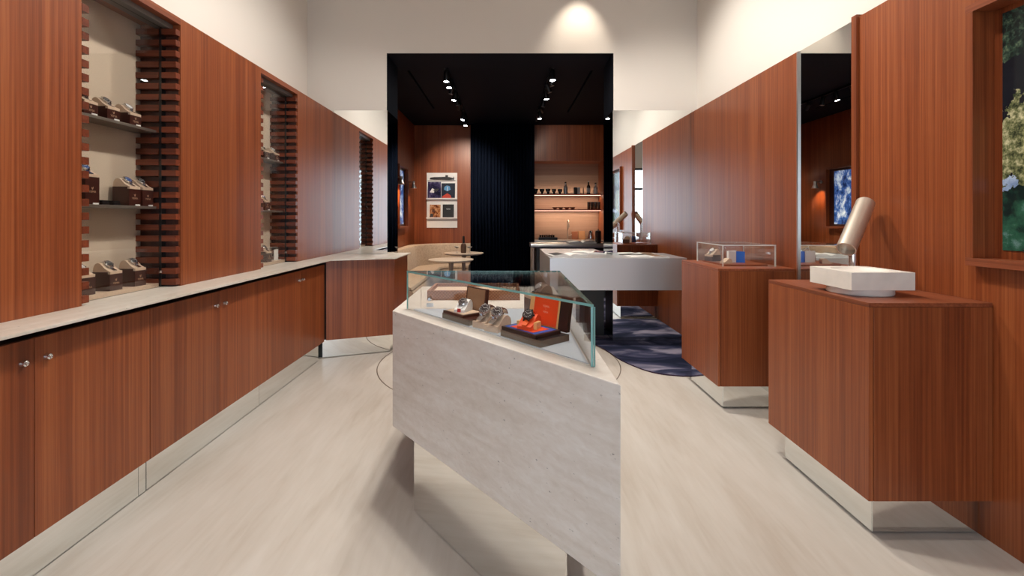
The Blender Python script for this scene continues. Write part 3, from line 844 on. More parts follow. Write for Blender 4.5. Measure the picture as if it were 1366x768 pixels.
GA, GB, GC, GT = Vector((-0.513, 2.385, 0)), Vector((0.271, 1.449, 0)), Vector((0.271, 2.385, 0)), 1.122
t = thing('glass_display_case', (0.0, 2.1, ZS1), 'triangular glass display case on top of the travertine table', 'display case')
GM = [M['glass'], M['glass_edge'], M['acryl_edge']]
du = (GB - GA).normalized(); dn = Vector((-du.y, du.x, 0))       # along the front pane, inwards
GL = (GB - GA).length
MB().obox(GA + Vector((0, 0, ZS1 + 0.0005)), GB - GA, dn * 0.008, (0, 0, GT - ZS1), mis=[0, 1, 0, 1, 0, 1]).build('front_pane', GM, t)
MB().obox(GB + Vector((0, 0.005, ZS1 + 0.0005)), (-0.008, 0, 0), (0, GC.y - GB.y - 0.005, 0), (0, 0, GT - ZS1), mis=[0, 1, 1, 0, 1, 0]).build('side_pane', GM, t)
MB().obox((GA.x + 0.075, GC.y - 0.008, ZS1 + 0.004), (GC.x - GA.x - 0.085, 0, 0), (0, 0.008, 0), (0, 0, GT - ZS1 - 0.006), mis=[0, 0, 0, 0, 0, 0]).build('door_pane', GM, t)
MB().obox((GA.x + 0.010, GC.y - 0.008, ZS1 + 0.0005), (0.064, 0, 0), (0, 0.008, 0), (0, 0, GT - ZS1 - 0.001), mis=[0, 0, 0, 2, 0, 0]).build('end_pane', GM, t)
q1, q2, q3 = GA + Vector((0.022, -0.004, 0)), GB + Vector((0.002, -0.002, 0)), GC + Vector((0, 0, 0))
MB().prism([(GA.x, GA.y), (GB.x, GB.y), (GC.x, GC.y)], GT + 0.001, GT + 0.009, 0, side_mi=1).build('top_pane', GM, t)
MB().obox((0.18, GC.y - 0.016, GT - 0.022), (0.026, 0, 0), (0, 0.03, 0), (0, 0, 0.022)).build('hinge', M['chrome'], t)
lk = MB().lathe([(0.011, 0), (0.011, 0.012), (0.008, 0.016), (0.008, 0.03)], (-0.392, GC.y - 0.008, ZS1 + 0.055), axis=(0, -1, 0), seg=14)
lk = lk.build('lock', M['chrome'], t, smooth=40)
MB().box(-0.41, -0.374, GC.y - 0.012, GC.y - 0.009, ZS1 + 0.012, ZS1 + 0.032).build('lock_plate', M['white'], lk)

# pale display board inside the case
ins = 0.012
pb = [GA + du * 0.05 + dn * 0.012, GB - du * 0.03 + dn * 0.012, Vector((GC.x - 0.012, GB.y + 0.07, 0)), Vector((GC.x - 0.012, GC.y - 0.014, 0)), Vector((GA.x + 0.05, GC.y - 0.014, 0))]
ZB = ZS1 + 0.004
tag(MB().prism([(v.x, v.y) for v in pb], ZS1 + 0.0003, ZB).build('display_board', M['light_blue']), 'pale blue-grey triangular board lining the glass case', 'board')

def U(u, v, z=ZB):
    p = GA + du * u + dn * v
    return Vector((p.x, p.y, z))
rz_diag = math.atan2(-dn.y, -dn.x)                 # stands in the case face the front pane
# open box with a watch on a cream pillow
t = thing('open_watch_box', tuple(U(0.45, 0.09)), 'open brown leather watch box with raised lid holding white-strapped watch', 'watch box')
MB().obox(U(0.315, 0.016), du * 0.215, dn * 0.15, (0, 0, 0.024), mis=[0, 1, 0, 0, 0, 0]).build('base', [M['taupe'], M['box_brown']], t)
MB().obox(U(0.318, 0.018, ZB + 0.024), du * 0.16, dn * 0.115, (0, 0, 0.012)).build('tray', M['box_brown'], t, bevel=0.001)
MB().obox(U(0.328, 0.026, ZB + 0.0355), du * 0.14, dn * 0.10, (0, 0, 0.002)).build('lining', M['cushion'], t)
lid = MB().obox(U(0.322, 0.140, ZB + 0.030), du * 0.155, dn * 0.014, Vector((0, 0, 0.105)) + dn * 0.012).build('lid', M['box_brown'], t)
MB().obox(U(0.332, 0.1385, ZB + 0.036), du * 0.135, dn * 0.002, Vector((0, 0, 0.095)) + dn * 0.011).build('lid_lining', M['leather'], lid)
ZW = ZB + 0.0375
tw = thing('wristwatch', tuple(U(0.40, 0.075, ZW)), 'steel watch with white strap on pillow in open brown box', 'watch')
tw.rotation_euler = (0, 0, rz_diag + 0.5)
wm = watch_meshes('dial_black', 'white')
for nm, me in wm:
    inst(nm, me, tw)
tp = thing('watch_pillow', tuple(U(0.40, 0.075, ZW)), 'white watch pillow in open brown box', 'watch pillow')
tp.rotation_euler = (0, 0, rz_diag + 0.5)
inst('pillow', cushion_mesh(0.026), tp)
tp.children[0].data.materials[0] = M['white_paper']
inst('red_tab', MB().box(0.0415, 0.045, -0.008, 0.008, 0.002, 0.018).mesh('red_tab', M['red']), tp)

# two cream stands against the glass
cb_me = MB().box(-0.046, 0.046, -0.036, 0.036, 0, 0.010).box(0.036, 0.046, -0.036, 0.036, 0.010, 0.026).mesh('base', M['cushion'])
big = MB()
BP = [(-0.046, 0.0), (-0.05, 0.02), (-0.042, 0.040), (-0.028, 0.05), (-0.012, 0.050), (0.008, 0.034), (0.024, 0.020), (0.036, 0.012), (0.036, 0.0)]
n_ = len(BP)
big.v = [(x, -0.03, z) for x, z in BP] + [(x, 0.03, z) for x, z in BP]
big.f = [tuple(range(n_)), tuple(range(2 * n_ - 1, n_ - 1, -1))] + [(i, i + n_, (i + 1) % n_ + n_, (i + 1) % n_) for i in range(n_)]
big.m = [0] * len(big.f)
big_me = big.mesh('pillow', M['cushion'], smooth=50)
for (u, lab) in ((0.580, 'beside the open brown box'), (0.662, 'beside the orange-lidded box')):
    pos = U(u, 0.068)
    s = thing('cream_watch_stand', tuple(pos), 'cream leather watch stand against the glass ' + lab, 'watch stand', 'cream stands in the glass case')
    s.rotation_euler = (0, 0, rz_diag + 0.18)
    inst('base', cb_me, s); inst('pillow', big_me, s, (0, 0, 0.010))
    w = watch(tuple(pos + Vector((0, 0, 0.017))), 'steel_black', 'steel bracelet watch on cream stand ' + lab, 'steel watches in the glass case', rz_diag + 0.18)
    w.scale = (1.08, 1.25, 1.12)

# orange box
t = thing('orange_watch_box', tuple(U(0.842, 0.09)), 'black watch box with raised lid lined in bright orange', 'watch box')
MB().obox(U(0.742, 0.016), du * 0.225, dn * 0.15, (0, 0, 0.024), mis=[0, 1, 0, 0, 0, 0]).build('base', [M['taupe'], M['black']], t)
MB().obox(U(0.745, 0.018, ZB + 0.024), du * 0.195, dn * 0.13, (0, 0, 0.014)).build('tray', M['black'], t, bevel=0.001)
MB().obox(U(0.757, 0.028, ZB + 0.0375), du * 0.17, dn * 0.11, (0, 0, 0.0015)).build('blue_lining', M['blue'], t)
MB().obox(U(0.777, 0.036, ZB + 0.0387), du * 0.13, dn * 0.085, (0, 0, 0.0015)).build('orange_lining', M['orange'], t)
lz = Vector((0, 0, 0.128)) + dn * 0.022
lid = MB().obox(U(0.754, 0.150, ZB + 0.032), du * 0.215, dn * 0.016, lz).build('lid', M['black'], t)
MB().obox(U(0.757, 0.148, ZB + 0.036), du * 0.165, dn * 0.002, lz * 0.94).build('yellow_border', M['yellow'], lid)
org = U(0.785, 0.146, ZB + 0.042)
MB().obox(org, du * 0.130, dn * 0.002, lz * 0.84).build('orange_panel', M['orange'], lid)
ox, oy, oz = ORG[t.name]
for (fz, s_, sz) in ((0.66, 'YEMA', 0.014), (0.56, '×', 0.010), (0.46, 'YEMA', 0.011)):
    c = org + du * 0.068 + lz * 0.84 * fz - dn * 0.0006
    o = inst('lettering', text_mesh(s_, sz, M['text_pale']), lid, (c.x - ox, c.y - oy, c.z - oz))
    q = Matrix((du, lz.normalized(), -dn)).transposed()
    o.rotation_euler = q.to_euler()
pos = U(0.842, 0.075, ZB + 0.0405)
tp = thing('orange_watch_pillow', tuple(pos), 'orange watch pillow with yellow ends in black box', 'watch pillow')
tp.rotation_euler = (0, 0, rz_diag + 0.35)
inst('pillow', cushion_mesh(0.030), tp); tp.children[0].data.materials[0] = M['orange']
for sx in (-0.036, 0.036):
    inst('yellow_end', MB().box(-0.02, 0.02, sx - 0.006, sx + 0.006, 0, 0.026).mesh('yellow_end', M['yellow']), tp)
w = watch(tuple(pos + Vector((0, 0, 0.0))), 'orange_strap', 'black watch with orange rubber strap in orange-lined box', None, rz_diag + 0.35)

# brown stand at the back of the case
pos = Vector((0.150, 2.09, ZB))
s = stand(tuple(pos), 0.116, 'dark brown watch stand behind the orange lid in the glass case', None, rz=R(200), logo=False, w=0.055, d=0.055)
w = watch((pos.x, pos.y, ZB + 0.104), 'steel_white', 'steel watch on stand behind the orange lid', None, R(200))

# woven tray on the stone behind the case
t = thing('woven_tray', (-0.18, 2.79, ZS1), 'wide brown woven leather tray with cream lining on travertine table', 'tray')
x0, x1, y0, y1, zz = -0.452, 0.075, 2.635, 2.945, ZS1
MB().box(x0, x1, y0, y1, zz, zz + 0.008).build('bottom', M['woven'], t)
for b in ((x0, x1, y0, y0 + 0.016), (x0, x1, y1 - 0.016, y1), (x0, x0 + 0.016, y0 + 0.016, y1 - 0.016), (x1 - 0.016, x1, y0 + 0.016, y1 - 0.016)):
    MB().box(*b, zz + 0.008, zz + 0.055).build('rim', M['woven'], t, bevel=0.002)
MB().box(x0 + 0.017, x1 - 0.017, y0 + 0.017, y1 - 0.017, zz + 0.008, zz + 0.034).build('lining', M['cushion'], t)

# ================================================================== WOOD PLINTHS ON THE RIGHT
def plinth(x0, y0, y1, label, rec=0.062):
    z0, z1 = 0.18, 1.035
    t = thing('display_plinth', ((x0 + XR) / 2, (y0 + y1) / 2, 0), label, 'plinth', 'wood plinths along the right wall')
    xr = XR - 0.002
    MB().box(x0 + 0.02, xr, y0 + 0.02, y1 - 0.02, z0, z1 - 0.018).build('body', M['wood_dark'], t)
    MB().box(x0, x0 + 0.019, y0 + 0.0, y1, z0, z1 - 0.019).build('side_panel', M['wood'], t, bevel=0.0012)
    MB().box(x0 + 0.022, xr, y0, y0 + 0.019, z0, z1 - 0.019).build('front_panel', M['wood'], t, bevel=0.0012)
    MB().box(x0 + 0.022, xr, y1 - 0.019, y1, z0, z1 - 0.019).build('rear_panel', M['wood'], t, bevel=0.0012)
    MB().box(x0, xr, y0, y1, z1 - 0.018, z1).build('top_panel', M['wood_flat'], t, bevel=0.0012)
    MB().box(x0 + rec + 0.012, xr, y0 + rec + 0.012, y1 - rec - 0.012, 0, z0).build('base_core', M['dark_core'], t)
    MB().box(x0 + rec, x0 + rec + 0.008, y0 + rec + 0.004, y1 - rec, 0.008, z0).build('mirror_base', M['mirror'], t)
    MB().box(x0 + rec + 0.004, xr, y0 + rec, y0 + rec + 0.008, 0.008, z0).build('mirror_base', M['mirror'], t)
    MB().box(x0 + rec + 0.004, xr, y1 - rec - 0.008, y1 - rec, 0.008, z0).build('mirror_base', M['mirror'], t)
    return t
plinth(1.56, 2.003, 2.77, 'reddish wood plinth on mirror base carrying the white stone tray')
plinth(1.532, 3.37, 4.07, 'reddish wood plinth on mirror base carrying the clear box')
ZP = 1.035
# stone tray with shallow bowl on round foot
t = thing('stone_tray', (1.733, 2.285, ZP), 'square white limestone tray with shallow bowl on round foot', 'stone tray')
MB().lathe([(0.132, 0), (0.136, 0.004), (0.136, 0.033)], (1.733, 2.285, ZP), seg=48).build('round_foot', M['stone_white'], t, smooth=40)
tr = MB()
cx_, cy_, hw, z0_, z1_ = 1.733, 2.285, 0.1465, ZP + 0.033, ZP + 0.115
SEG = 48
sq = []
for k in range(SEG):
    a = 2 * math.pi * k / SEG
    c, s_ = math.cos(a), math.sin(a)
    m_ = hw / max(abs(c), abs(s_))
    sq.append((cx_ + m_ * c, cy_ + m_ * s_))
rings = [[(x, y, z0_) for x, y in sq], [(x, y, z1_) for x, y in sq]]
for (rr, dz) in ((0.118, 0), (0.112, -0.008), (0.095, -0.022), (0.06, -0.032), (0.02, -0.035)):
    rings.append([(cx_ + rr * math.cos(2 * math.pi * k / SEG), cy_ + rr * math.sin(2 * math.pi * k / SEG), z1_ + dz) for k in range(SEG)])
tr.v = [p for r_ in rings for p in r_]
for i in range(len(rings) - 1):
    for k in range(SEG):
        k2 = (k + 1) % SEG
        tr.f.append((i * SEG + k, i * SEG + k2, (i + 1) * SEG + k2, (i + 1) * SEG + k))
tr.f.append(tuple(range(SEG))[::-1]); tr.f.append(tuple((len(rings) - 1) * SEG + k for k in range(SEG)))
tr.m = [0] * len(tr.f)
tr.build('slab', M['stone_white'], t, smooth=30)
# tilted metal tube lamp on a post
t = thing('tube_lamp', (1.905, 2.56, ZP), 'champagne metal tube lamp tilted on a short post beside mirror', 'lamp')
MB().lathe([(0.04, 0), (0.04, 0.006), (0.022, 0.008), (0.022, 0.30)], (1.905, 2.56, ZP), seg=24).build('post', M['chrome'], t, smooth=40)
P1, P2 = Vector((1.803, 2.47, 1.235)), Vector((2.03, 2.63, 1.485))
ax = (P2 - P1); L = ax.length
MB().lathe([(0.040, 0.0), (0.046, 0.0), (0.046, L), (0.040, L), (0.040, L - 0.05), (0.001, L - 0.05), (0.001, 0.03), (0.040, 0.03), (0.040, 0.0)], P1, axis=ax, seg=40, cap=False).build('tube_head', M['champagne'], t, smooth=40)
# clear box on the second plinth
t = thing('acrylic_case', (1.83, 3.73, ZP), 'low clear acrylic case on wood plinth beside the long wall panel', 'display case')
gx0, gx1, gy0, gy1, gz = 1.628, 2.028, 3.50, 3.985, 1.192
AM = [M['glass'], M['acryl_edge']]
MB().obox((gx0, gy0, ZP + 0.0005), (gx1 - gx0, 0, 0), (0, 0.008, 0), (0, 0, gz - ZP), mis=[1, 1, 0, 1, 0, 1]).build('pane', AM, t)
MB().obox((gx0, gy1 - 0.008, ZP + 0.0005), (gx1 - gx0, 0, 0), (0, 0.008, 0), (0, 0, gz - ZP), mis=[1, 1, 0, 1, 0, 1]).build('pane', AM, t)
for xx in (gx0, gx1 - 0.008):
    MB().obox((xx, gy0 + 0.009, ZP + 0.0005), (0.008, 0, 0), (0, gy1 - gy0 - 0.018, 0), (0, 0, gz - ZP), mis=[1, 1, 1, 0, 1, 0]).build('pane', AM, t)
MB().obox((gx0, gy0, gz + 0.001), (gx1 - gx0, 0, 0), (0, gy1 - gy0, 0), (0, 0, 0.006), mis=[0, 0, 1, 1, 1, 1]).build('lid_pane', AM, t)
tag(MB().box(1.66, 1.99, 3.545, 3.94, ZP + 0.0005, ZP + 0.012).build('case_plate', M['wood_flat'], bevel=0.001), 'thin reddish wood plate inside the clear acrylic case', 'plate')
ZQ = ZP + 0.012
s = stand((1.71, 3.86, ZQ), 0.05, 'dark brown watch stand inside the clear acrylic case', None, rz=R(200), logo=False)
watch((1.71, 3.86, ZQ + 0.038), 'steel_white', 'white-strapped watch inside the clear acrylic case', None, R(200))
t = thing('folding_box', (1.83, 3.70, ZQ), 'upright open box, one half white, one half blue', 'box')
MB().obox((1.762, 3.69, ZQ), (0.068, 0.02, 0), (-0.006, 0.02, 0), (0, 0, 0.092)).build('white_half', M['white_paper'], t)
MB().obox((1.832, 3.712, ZQ), (0.055, -0.03, 0), (0.008, 0.016, 0), (0, 0, 0.088)).build('blue_half', M['blue'], t)
s = thing('ring_cushion', (1.715, 3.64, ZQ), 'small cream wedge cushion beside the blue and white box', 'cushion')
inst('wedge', cush_me, s, (0, 0, 0), (0, 0, R(190)), (0.8, 0.8, 0.8))

# ================================================================== PICTURE RECESSES
def recess(xf, xw, sgn, y0, y1, z0, z1, label, name):
    """proud wood frame on a wall with wall plane xw, front plane xf"""
    t = thing(name, (xw, (y0 + y1) / 2, z0), label, 'picture frame')
    fw = 0.034
    a, b = sorted((xf, xw))
    MB().box(a, b, y0, y1, z0, z0 + fw).build('frame_bar', M['wood_flat'], t, bevel=0.001)
    MB().box(a, b, y0, y1, z1 - fw, z1).build('frame_bar', M['wood_flat'], t, bevel=0.001)
    MB().box(a, b, y0, y0 + fw, z0 + fw, z1 - fw).build('frame_bar', M['wood'], t, bevel=0.001)
    MB().box(a, b, y1 - fw, y1, z0 + fw, z1 - fw).build('frame_bar', M['wood'], t, bevel=0.001)
    return t
t = recess(2.052, 2.150, 1, PY0 - 0.02, PY1 + 0.022, 1.19, 2.345, 'deep wood picture frame with backlit forest print on the right wall', 'picture_recess')
MB().box(2.150, PR - 0.001, PY0 + 0.002, PY1 - 0.002, PZ0 + 0.002, PZ1 - 0.002).build('back_board', M['wood'], t)
MB().box(2.146, 2.150, 1.05, 2.012, 1.262, 2.285).build('print', M['pic_forest'], t)

t = recess(-1.88, LXL, -1, 8.16, 8.90, 1.215, 2.36, 'wood picture frame with blue surf print on the lounge wall', 'picture_recess')
MB().box(LXL + 0.001, LXL + 0.006, 8.19, 8.87, 1.25, 2.33).build('back_board', M['wood_dark'], t)
MB().box(LXL + 0.006, LXL + 0.010, 8.26, 8.73, 1.29, 2.28).build('print', M['pic_surf'], t)

# wall sconces either side of that picture
for (yy, lab) in ((9.10, 'beside the magazine rack corner'), (8.02, 'on the opening side of the surf picture')):
    t = thing('wall_sconce', (LXL, yy, 1.98), 'small pale metal cone sconce ' + lab, 'wall lamp', 'cone sconces in the lounge')
    MB().tube([(LXL, yy, 2.11), (LXL + 0.115, yy, 2.11)], 0.009).build('arm', M['steel'], t, smooth=40)
    MB().lathe([(0.03, 0), (0.03, 0.012)], (LXL + 0.001, yy, 2.11), axis=(1, 0, 0), seg=16).build('wall_plate', M['steel'], t, smooth=40)
    MB().lathe([(0.062, 0), (0.032, 0.075), (0.028, 0.08), (0.028, 0.14), (0.0, 0.142), (0.0, 0.138), (0.024, 0.136), (0.024, 0.08), (0.055, 0.004), (0.062, 0)], (LXL + 0.125, yy, 1.985), seg=24, cap=False).build('cone_shade', M['steel'], t, smooth=40)
    MB().lathe([(0.001, -0.006), (0.02, 0), (0.024, 0.02), (0.012, 0.04)], (LXL + 0.125, yy, 2.015), seg=16).build('bulb', M['sconce_face'], t, smooth=60)
    light('SPOT', 'sconce_light', (LXL + 0.125, yy, 1.99), (LXL + 0.06, yy, 1.0), 20, (1.0, 0.60, 0.30), spot_size=R(130), spot_blend=0.8, shadow_soft_size=0.03)

# ================================================================== METAL DESK
t = thing('metal_desk', (1.0, 5.3, 0), 'thick brushed metal desk passing through the mirrored opening', 'desk')
MB().prism([(0.455, 4.90), (1.90, 4.90), (1.90, YB - 0.0085), (OR - 0.009, YB - 0.0085), (OR - 0.009, 6.41), (0.455, 6.41)], 0.64, 0.98).build('slab', M['desk'], t, bevel=0.002)
MB().box(0.92, 1.15, 5.5, 5.9, 0.0125, 0.64).build('pedestal', M['black'], t)

def open_book(name, c, w, h, rz, label, mats, group=None, lift=0.022):
    """open magazine lying flat: two curved page halves, a cover and printed blocks"""
    t = thing(name, c, label, 'magazine', group)
    t.rotation_euler = (0, 0, rz)
    for sx, mt in ((-1, mats[0]), (1, mats[1])):
        mb = MB()
        n = 9
        top = []
        for i in range(n):
            x = i / (n - 1)
            z = 0.004 + lift * (math.sin(min(1, x * 2.2 + 0.12) * math.pi * 0.5)) * (1 - x * 0.62)
            top.append((sx * x * w, z))
        for (x, z) in top:
            mb.v += [(x, -h / 2, 0.0), (x, h / 2, 0.0), (x, h / 2, z), (x, -h / 2, z)]
        for i in range(n - 1):
            a, b = 4 * i, 4 * (i + 1)
            for q in range(4):
                q2 = (q + 1) % 4
                mb.f.append((a + q, b + q, b + q2, a + q2) if sx > 0 else (a + q2, b + q2, b + q, a + q))
                mb.m.append(1 if q == 2 and 2 <= i <= 6 else 0)
        mb.f += [(3, 2, 1, 0), tuple(4 * (n - 1) + q for q in range(4))]; mb.m += [0, 0]
        o = bpy.data.objects.new('page_block', mb.mesh('page_block', [M['white_paper'], M[mt]], smooth=60)); COL.objects.link(o); o.parent = t
    return t
open_book('open_magazine', (0.66, 5.18, 0.98), 0.20, 0.27, R(12), 'open magazine with dark page at the desk corner', ('ink', 'white_paper'), lift=0.035)
open_book('open_magazine', (1.0, 5.62, 0.98), 0.21, 0.28, R(-15), 'open white magazine on the desk inside the opening', ('white_paper', 'cover_purple'))
open_book('open_magazine', (1.52, 5.08, 0.98), 0.21, 0.26, R(8), 'open magazine lying on the desk before the mirror', ('white_paper', 'leather'), lift=0.012)

# ================================================================== RUG
rug = [(2.085, 4.115), (1.85, 4.09), (1.6, 4.10), (1.531, 4.108), (1.378, 4.16), (1.268, 4.265), (1.18, 4.42), (1.108, 4.612), (1.060, 4.85), (0.985, 5.10), (0.86, 5.30), (0.62, 5.5), (0.2, 5.66), (-0.3, 5.80),
       (-0.75, 6.1), (-1.0, 6.6), (-1.1, 7.4), (-1.05, 8.4), (-0.75, 9.0), (-0.3, 9.35), (0.4, 9.42), (1.98, 9.42), (1.98, YJ + 0.03), (OR - 0.01, YJ + 0.03), (OR - 0.01, YB - 0.012), (2.085, YB - 0.012)]
def smooth_pts(pts, i0, i1, n=5):
    out = pts[:i0 + 1]
    for i in range(i0, i1):
        p0, p1, p2, p3 = [Vector(pts[max(0, min(len(pts) - 1, k))]) for k in (i - 1, i, i + 1, i + 2)]
        for s_ in range(1, n + 1):
            u = s_ / n
            q = 0.5 * ((2 * p1) + (p2 - p0) * u + (2 * p0 - 5 * p1 + 4 * p2 - p3) * u * u + (3 * p1 - p0 - 3 * p2 + p3) * u ** 3)
            out.append((q.x, q.y))
    return out + pts[i1 + 1:]
t = MB().prism(smooth_pts(rug, 0, 20), 0.0014, 0.012, 0, side_mi=1).build('cloud_rug', [M['rug'], M['black_rug_edge']], origin=(0.8, 6, 0))
tag(t, 'free-form navy blue rug with cloudy pattern under the desk', 'rug')

# ================================================================== LOUNGE
# banquette sofa swept along the left and back walls
RAD = 0.85
x_w, y_w = LXL + 0.012, LYB - 0.012
path = [((x_w, y), (1, 0)) for y in (6.3, 6.8, 7.4, 8.0, 8.5)]
for k in range(0, 13):
    a = math.pi - k / 12 * math.pi / 2
    path.append(((x_w + RAD + RAD * math.cos(a), y_w - RAD + RAD * math.sin(a)), (-math.cos(a), -math.sin(a))))
path += [((x, y_w), (0, -1)) for x in (-0.9, -0.755)]
def sweep(prof):
    mb = MB()
    n = len(prof)
    for (p, nn) in path:
        for (d, z) in prof:
            mb.v.append((p[0] + nn[0] * d, p[1] + nn[1] * d, z))
    for i in range(len(path) - 1):
        for k in range(n):
            k2 = (k + 1) % n
            mb.f.append((i * n + k, i * n + k2, (i + 1) * n + k2, (i + 1) * n + k)); mb.m.append(0)
    mb.f.append(tuple(range(n))[::-1]); e_ = (len(path) - 1) * n
    mb.f.append(tuple(e_ + k for k in range(n))); mb.m += [0, 0]
    return mb
t = thing('banquette_sofa', (-1.6, 8.8, 0), 'beige boucle corner banquette along the lounge walls', 'sofa')
sweep([(0, 0.42), (0, 0.86), (0.03, 0.878), (0.10, 0.878), (0.135, 0.86), (0.15, 0.82), (0.20, 0.46), (0.20, 0.42)]).build('backrest', M['sofa'], t, smooth=35)
sweep([(0, 0.12), (0, 0.42), (0.60, 0.42), (0.66, 0.40), (0.69, 0.35), (0.69, 0.20), (0.66, 0.12)]).build('seat_base', M['sofa'], t, smooth=35)
sweep([(0.201, 0.421), (0.205, 0.465), (0.58, 0.475), (0.64, 0.455), (0.655, 0.421)]).build('seat_cushion', M['sofa'], t, smooth=35)
sweep([(0.0, 0.0), (0.0, 0.12), (0.60, 0.12), (0.60, 0.0)]).build('plinth', M['dark_core'], t)

def round_table(x, y, z, r, label):
    t = thing('round_table', (x, y, 0), label, 'table', 'round lounge tables')
    MB().lathe([(r - 0.03, 0), (r - 0.004, 0.014), (r, 0.022), (r - 0.003, 0.03)], (x, y, z - 0.03), seg=48).build('table_top', M['terrazzo'], t, smooth=40)
    MB().lathe([(0.05, 0.02), (0.038, 0.1), (0.033, z - 0.2), (0.045, z - 0.0305)], (x, y, 0), seg=24).build('leg', M['table_leg'], t, smooth=40)
    MB().lathe([(0.19, 0), (0.19, 0.012), (0.05, 0.02)], (x, y, 0.0125), seg=32).build('base_plate', M['table_leg'], t, smooth=40)
    return t
round_table(-0.925, 7.72, 0.72, 0.373, 'round beige lounge table with bare top')
round_table(-0.797, 8.62, 0.76, 0.366, 'round beige lounge table carrying a bottle and two coupe glasses')
bx, by, bz = -0.80, 8.60, 0.76
t = thing('bottle', (bx, by, bz), 'brown bottle with black neck on the lounge table', 'bottle')
MB().lathe([(0.045, 0), (0.05, 0.01), (0.052, 0.13), (0.045, 0.165), (0.02, 0.185)], (bx, by, bz), seg=24).build('body', M['bottle_brown'], t, smooth=40)
MB().lathe([(0.022, 0.185), (0.02, 0.29), (0.02, 0.31)], (bx, by, bz), seg=18).build('neck', M['black'], t, smooth=40)
for (dx, lab) in ((-0.12, 'on the sofa side of the brown bottle'), (0.115, 'on the curtain side of the brown bottle')):
    t = thing('coupe_glass', (bx + dx, by - 0.02, bz), 'clear stemmed coupe glass ' + lab, 'glass', 'coupe glasses on the lounge table')
    MB().lathe([(0.032, 0), (0.032, 0.002), (0.004, 0.006), (0.003, 0.085)], (bx + dx, by - 0.02, bz), seg=16).build('stem', M['chrome'], t, smooth=40)
    MB().lathe([(0.003, 0.085), (0.03, 0.095), (0.05, 0.118), (0.049, 0.118), (0.03, 0.097), (0.003, 0.087)], (bx + dx, by - 0.02, bz), seg=20, cap=False).build('bowl', M['silver'], t, smooth=40)

# curtain
cur = MB()
NX = 150
for i in range(NX + 1):
    x = -0.745 + (0.575 + 0.745) * i / NX
    ph = i / NX * 2 * math.pi * 19 + 0.7 * math.sin(i * 0.21)
    y = 9.60 + 0.045 * math.sin(ph) + 0.012 * math.sin(ph * 0.37)
    cur.v += [(x, y, 0.015), (x, y, LZ - 0.01)]
for i in range(NX):
    cur.f.append((2 * i, 2 * i + 2, 2 * i + 3, 2 * i + 1)); cur.m.append(0)
c_ = cur.build('curtain', M['curtain'], smooth=60, origin=(-0.09, 9.6, 0))
so = c_.modifiers.new('thickness', 'SOLIDIFY'); so.thickness = 0.004
tag(c_, 'tall pleated navy velvet curtain across the lounge back wall', 'curtain')

# magazine rack on the back wall
RX0, RX1, RZ0, RZ1, RY = -1.684, -1.043, 1.20, 2.355, LYB
t = thing('magazine_rack', (-1.36, RY, RZ0), 'white wall panel with two magazine ledges in the lounge', 'magazine rack')
MB().box(RX0, RX1, RY - 0.02, RY, RZ0, RZ1).build('panel', M['white'], t, bevel=0.002)
for zz in (1.81, 1.405):
    MB().box(RX0, RX1, RY - 0.075, RY - 0.021, zz - 0.012, zz).build('ledge', M['white'], t)
    MB().box(RX0, RX1, RY - 0.078, RY - 0.075, zz - 0.012, zz + 0.014).build('lip', M['white'], t)
MB().box(RX0 + 0.03, RX1 - 0.03, RY - 0.06, RY - 0.021, 2.195, 2.203).build('ledge', M['white'], t)
def rack_mag(x0, x1, z0, z1, mat, label, extra=None):
    t = thing('magazine', ((x0 + x1) / 2, RY - 0.05, z0), label, 'magazine', 'magazines on the wall rack')
    MB().obox((x0, RY - 0.062, z0), (x1 - x0, 0, 0), (0, 0.012, 0), (0, 0.022, z1 - z0), mis=[1, 1, 0, 1, 1, 1]).build('body', [M[mat], M['white_paper']], t)
    if extra:
        extra(t, x0, x1, z0, z1)
    return t
def art(t, pts, mat, name, x0, z0, z1, dy=0.0006):
    mb = MB(); n = len(pts)
    f = lambda z: RY - 0.062 + 0.022 * (z - z0) / (z1 - z0) - dy
    mb.v = [(x, f(z), z) for x, z in pts] + [(x, f(z) + 0.0004, z) for x, z in pts]
    mb.f = [tuple(range(n)), tuple(range(2 * n - 1, n - 1, -1))] + [(i, (i + 1) % n, (i + 1) % n + n, i + n) for i in range(n)]
    mb.m = [0] * len(mb.f)
    mb.build(name, M[mat], t)
def ex1(t, x0, x1, z0, z1):
    cx, cz = (x0 + x1) / 2, (z0 + z1) / 2
    art(t, [(cx - 0.10, cz - 0.045), (cx - 0.01, cz - 0.055), (cx + 0.0, cz + 0.02), (cx - 0.05, cz + 0.04)], 'text_white', 'cover_highlight', x0, z0, z1)
    art(t, [(cx - 0.03, cz), (cx + 0.04, cz - 0.04), (cx + 0.10, cz + 0.03), (cx + 0.02, cz + 0.03)], 'ink', 'cover_figure', x0, z0, z1, 0.0012)
def ex2(t, x0, x1, z0, z1):
    cx = (x0 + x1) / 2
    art(t, [(x0 + 0.02, z0 + 0.01), (cx + 0.07, z0 + 0.01), (cx + 0.05, z0 + 0.07), (cx - 0.02, z0 + 0.115), (x0 + 0.02, z0 + 0.05)], 'cover_red', 'cover_red_shape', x0, z0, z1)
    art(t, [(cx - 0.09, z0 + 0.19), (cx - 0.02, z0 + 0.155), (cx + 0.05, z0 + 0.19), (cx + 0.03, z0 + 0.26), (cx - 0.03, z0 + 0.275), (cx - 0.08, z0 + 0.25)], 'cover_blue', 'cover_glow', x0, z0, z1)
    art(t, [(cx - 0.024, z0 + 0.165), (cx - 0.012, z0 + 0.165), (cx - 0.010, z0 + 0.25), (cx - 0.022, z0 + 0.25)], 'text_white', 'cover_beam', x0, z0, z1, 0.0012)
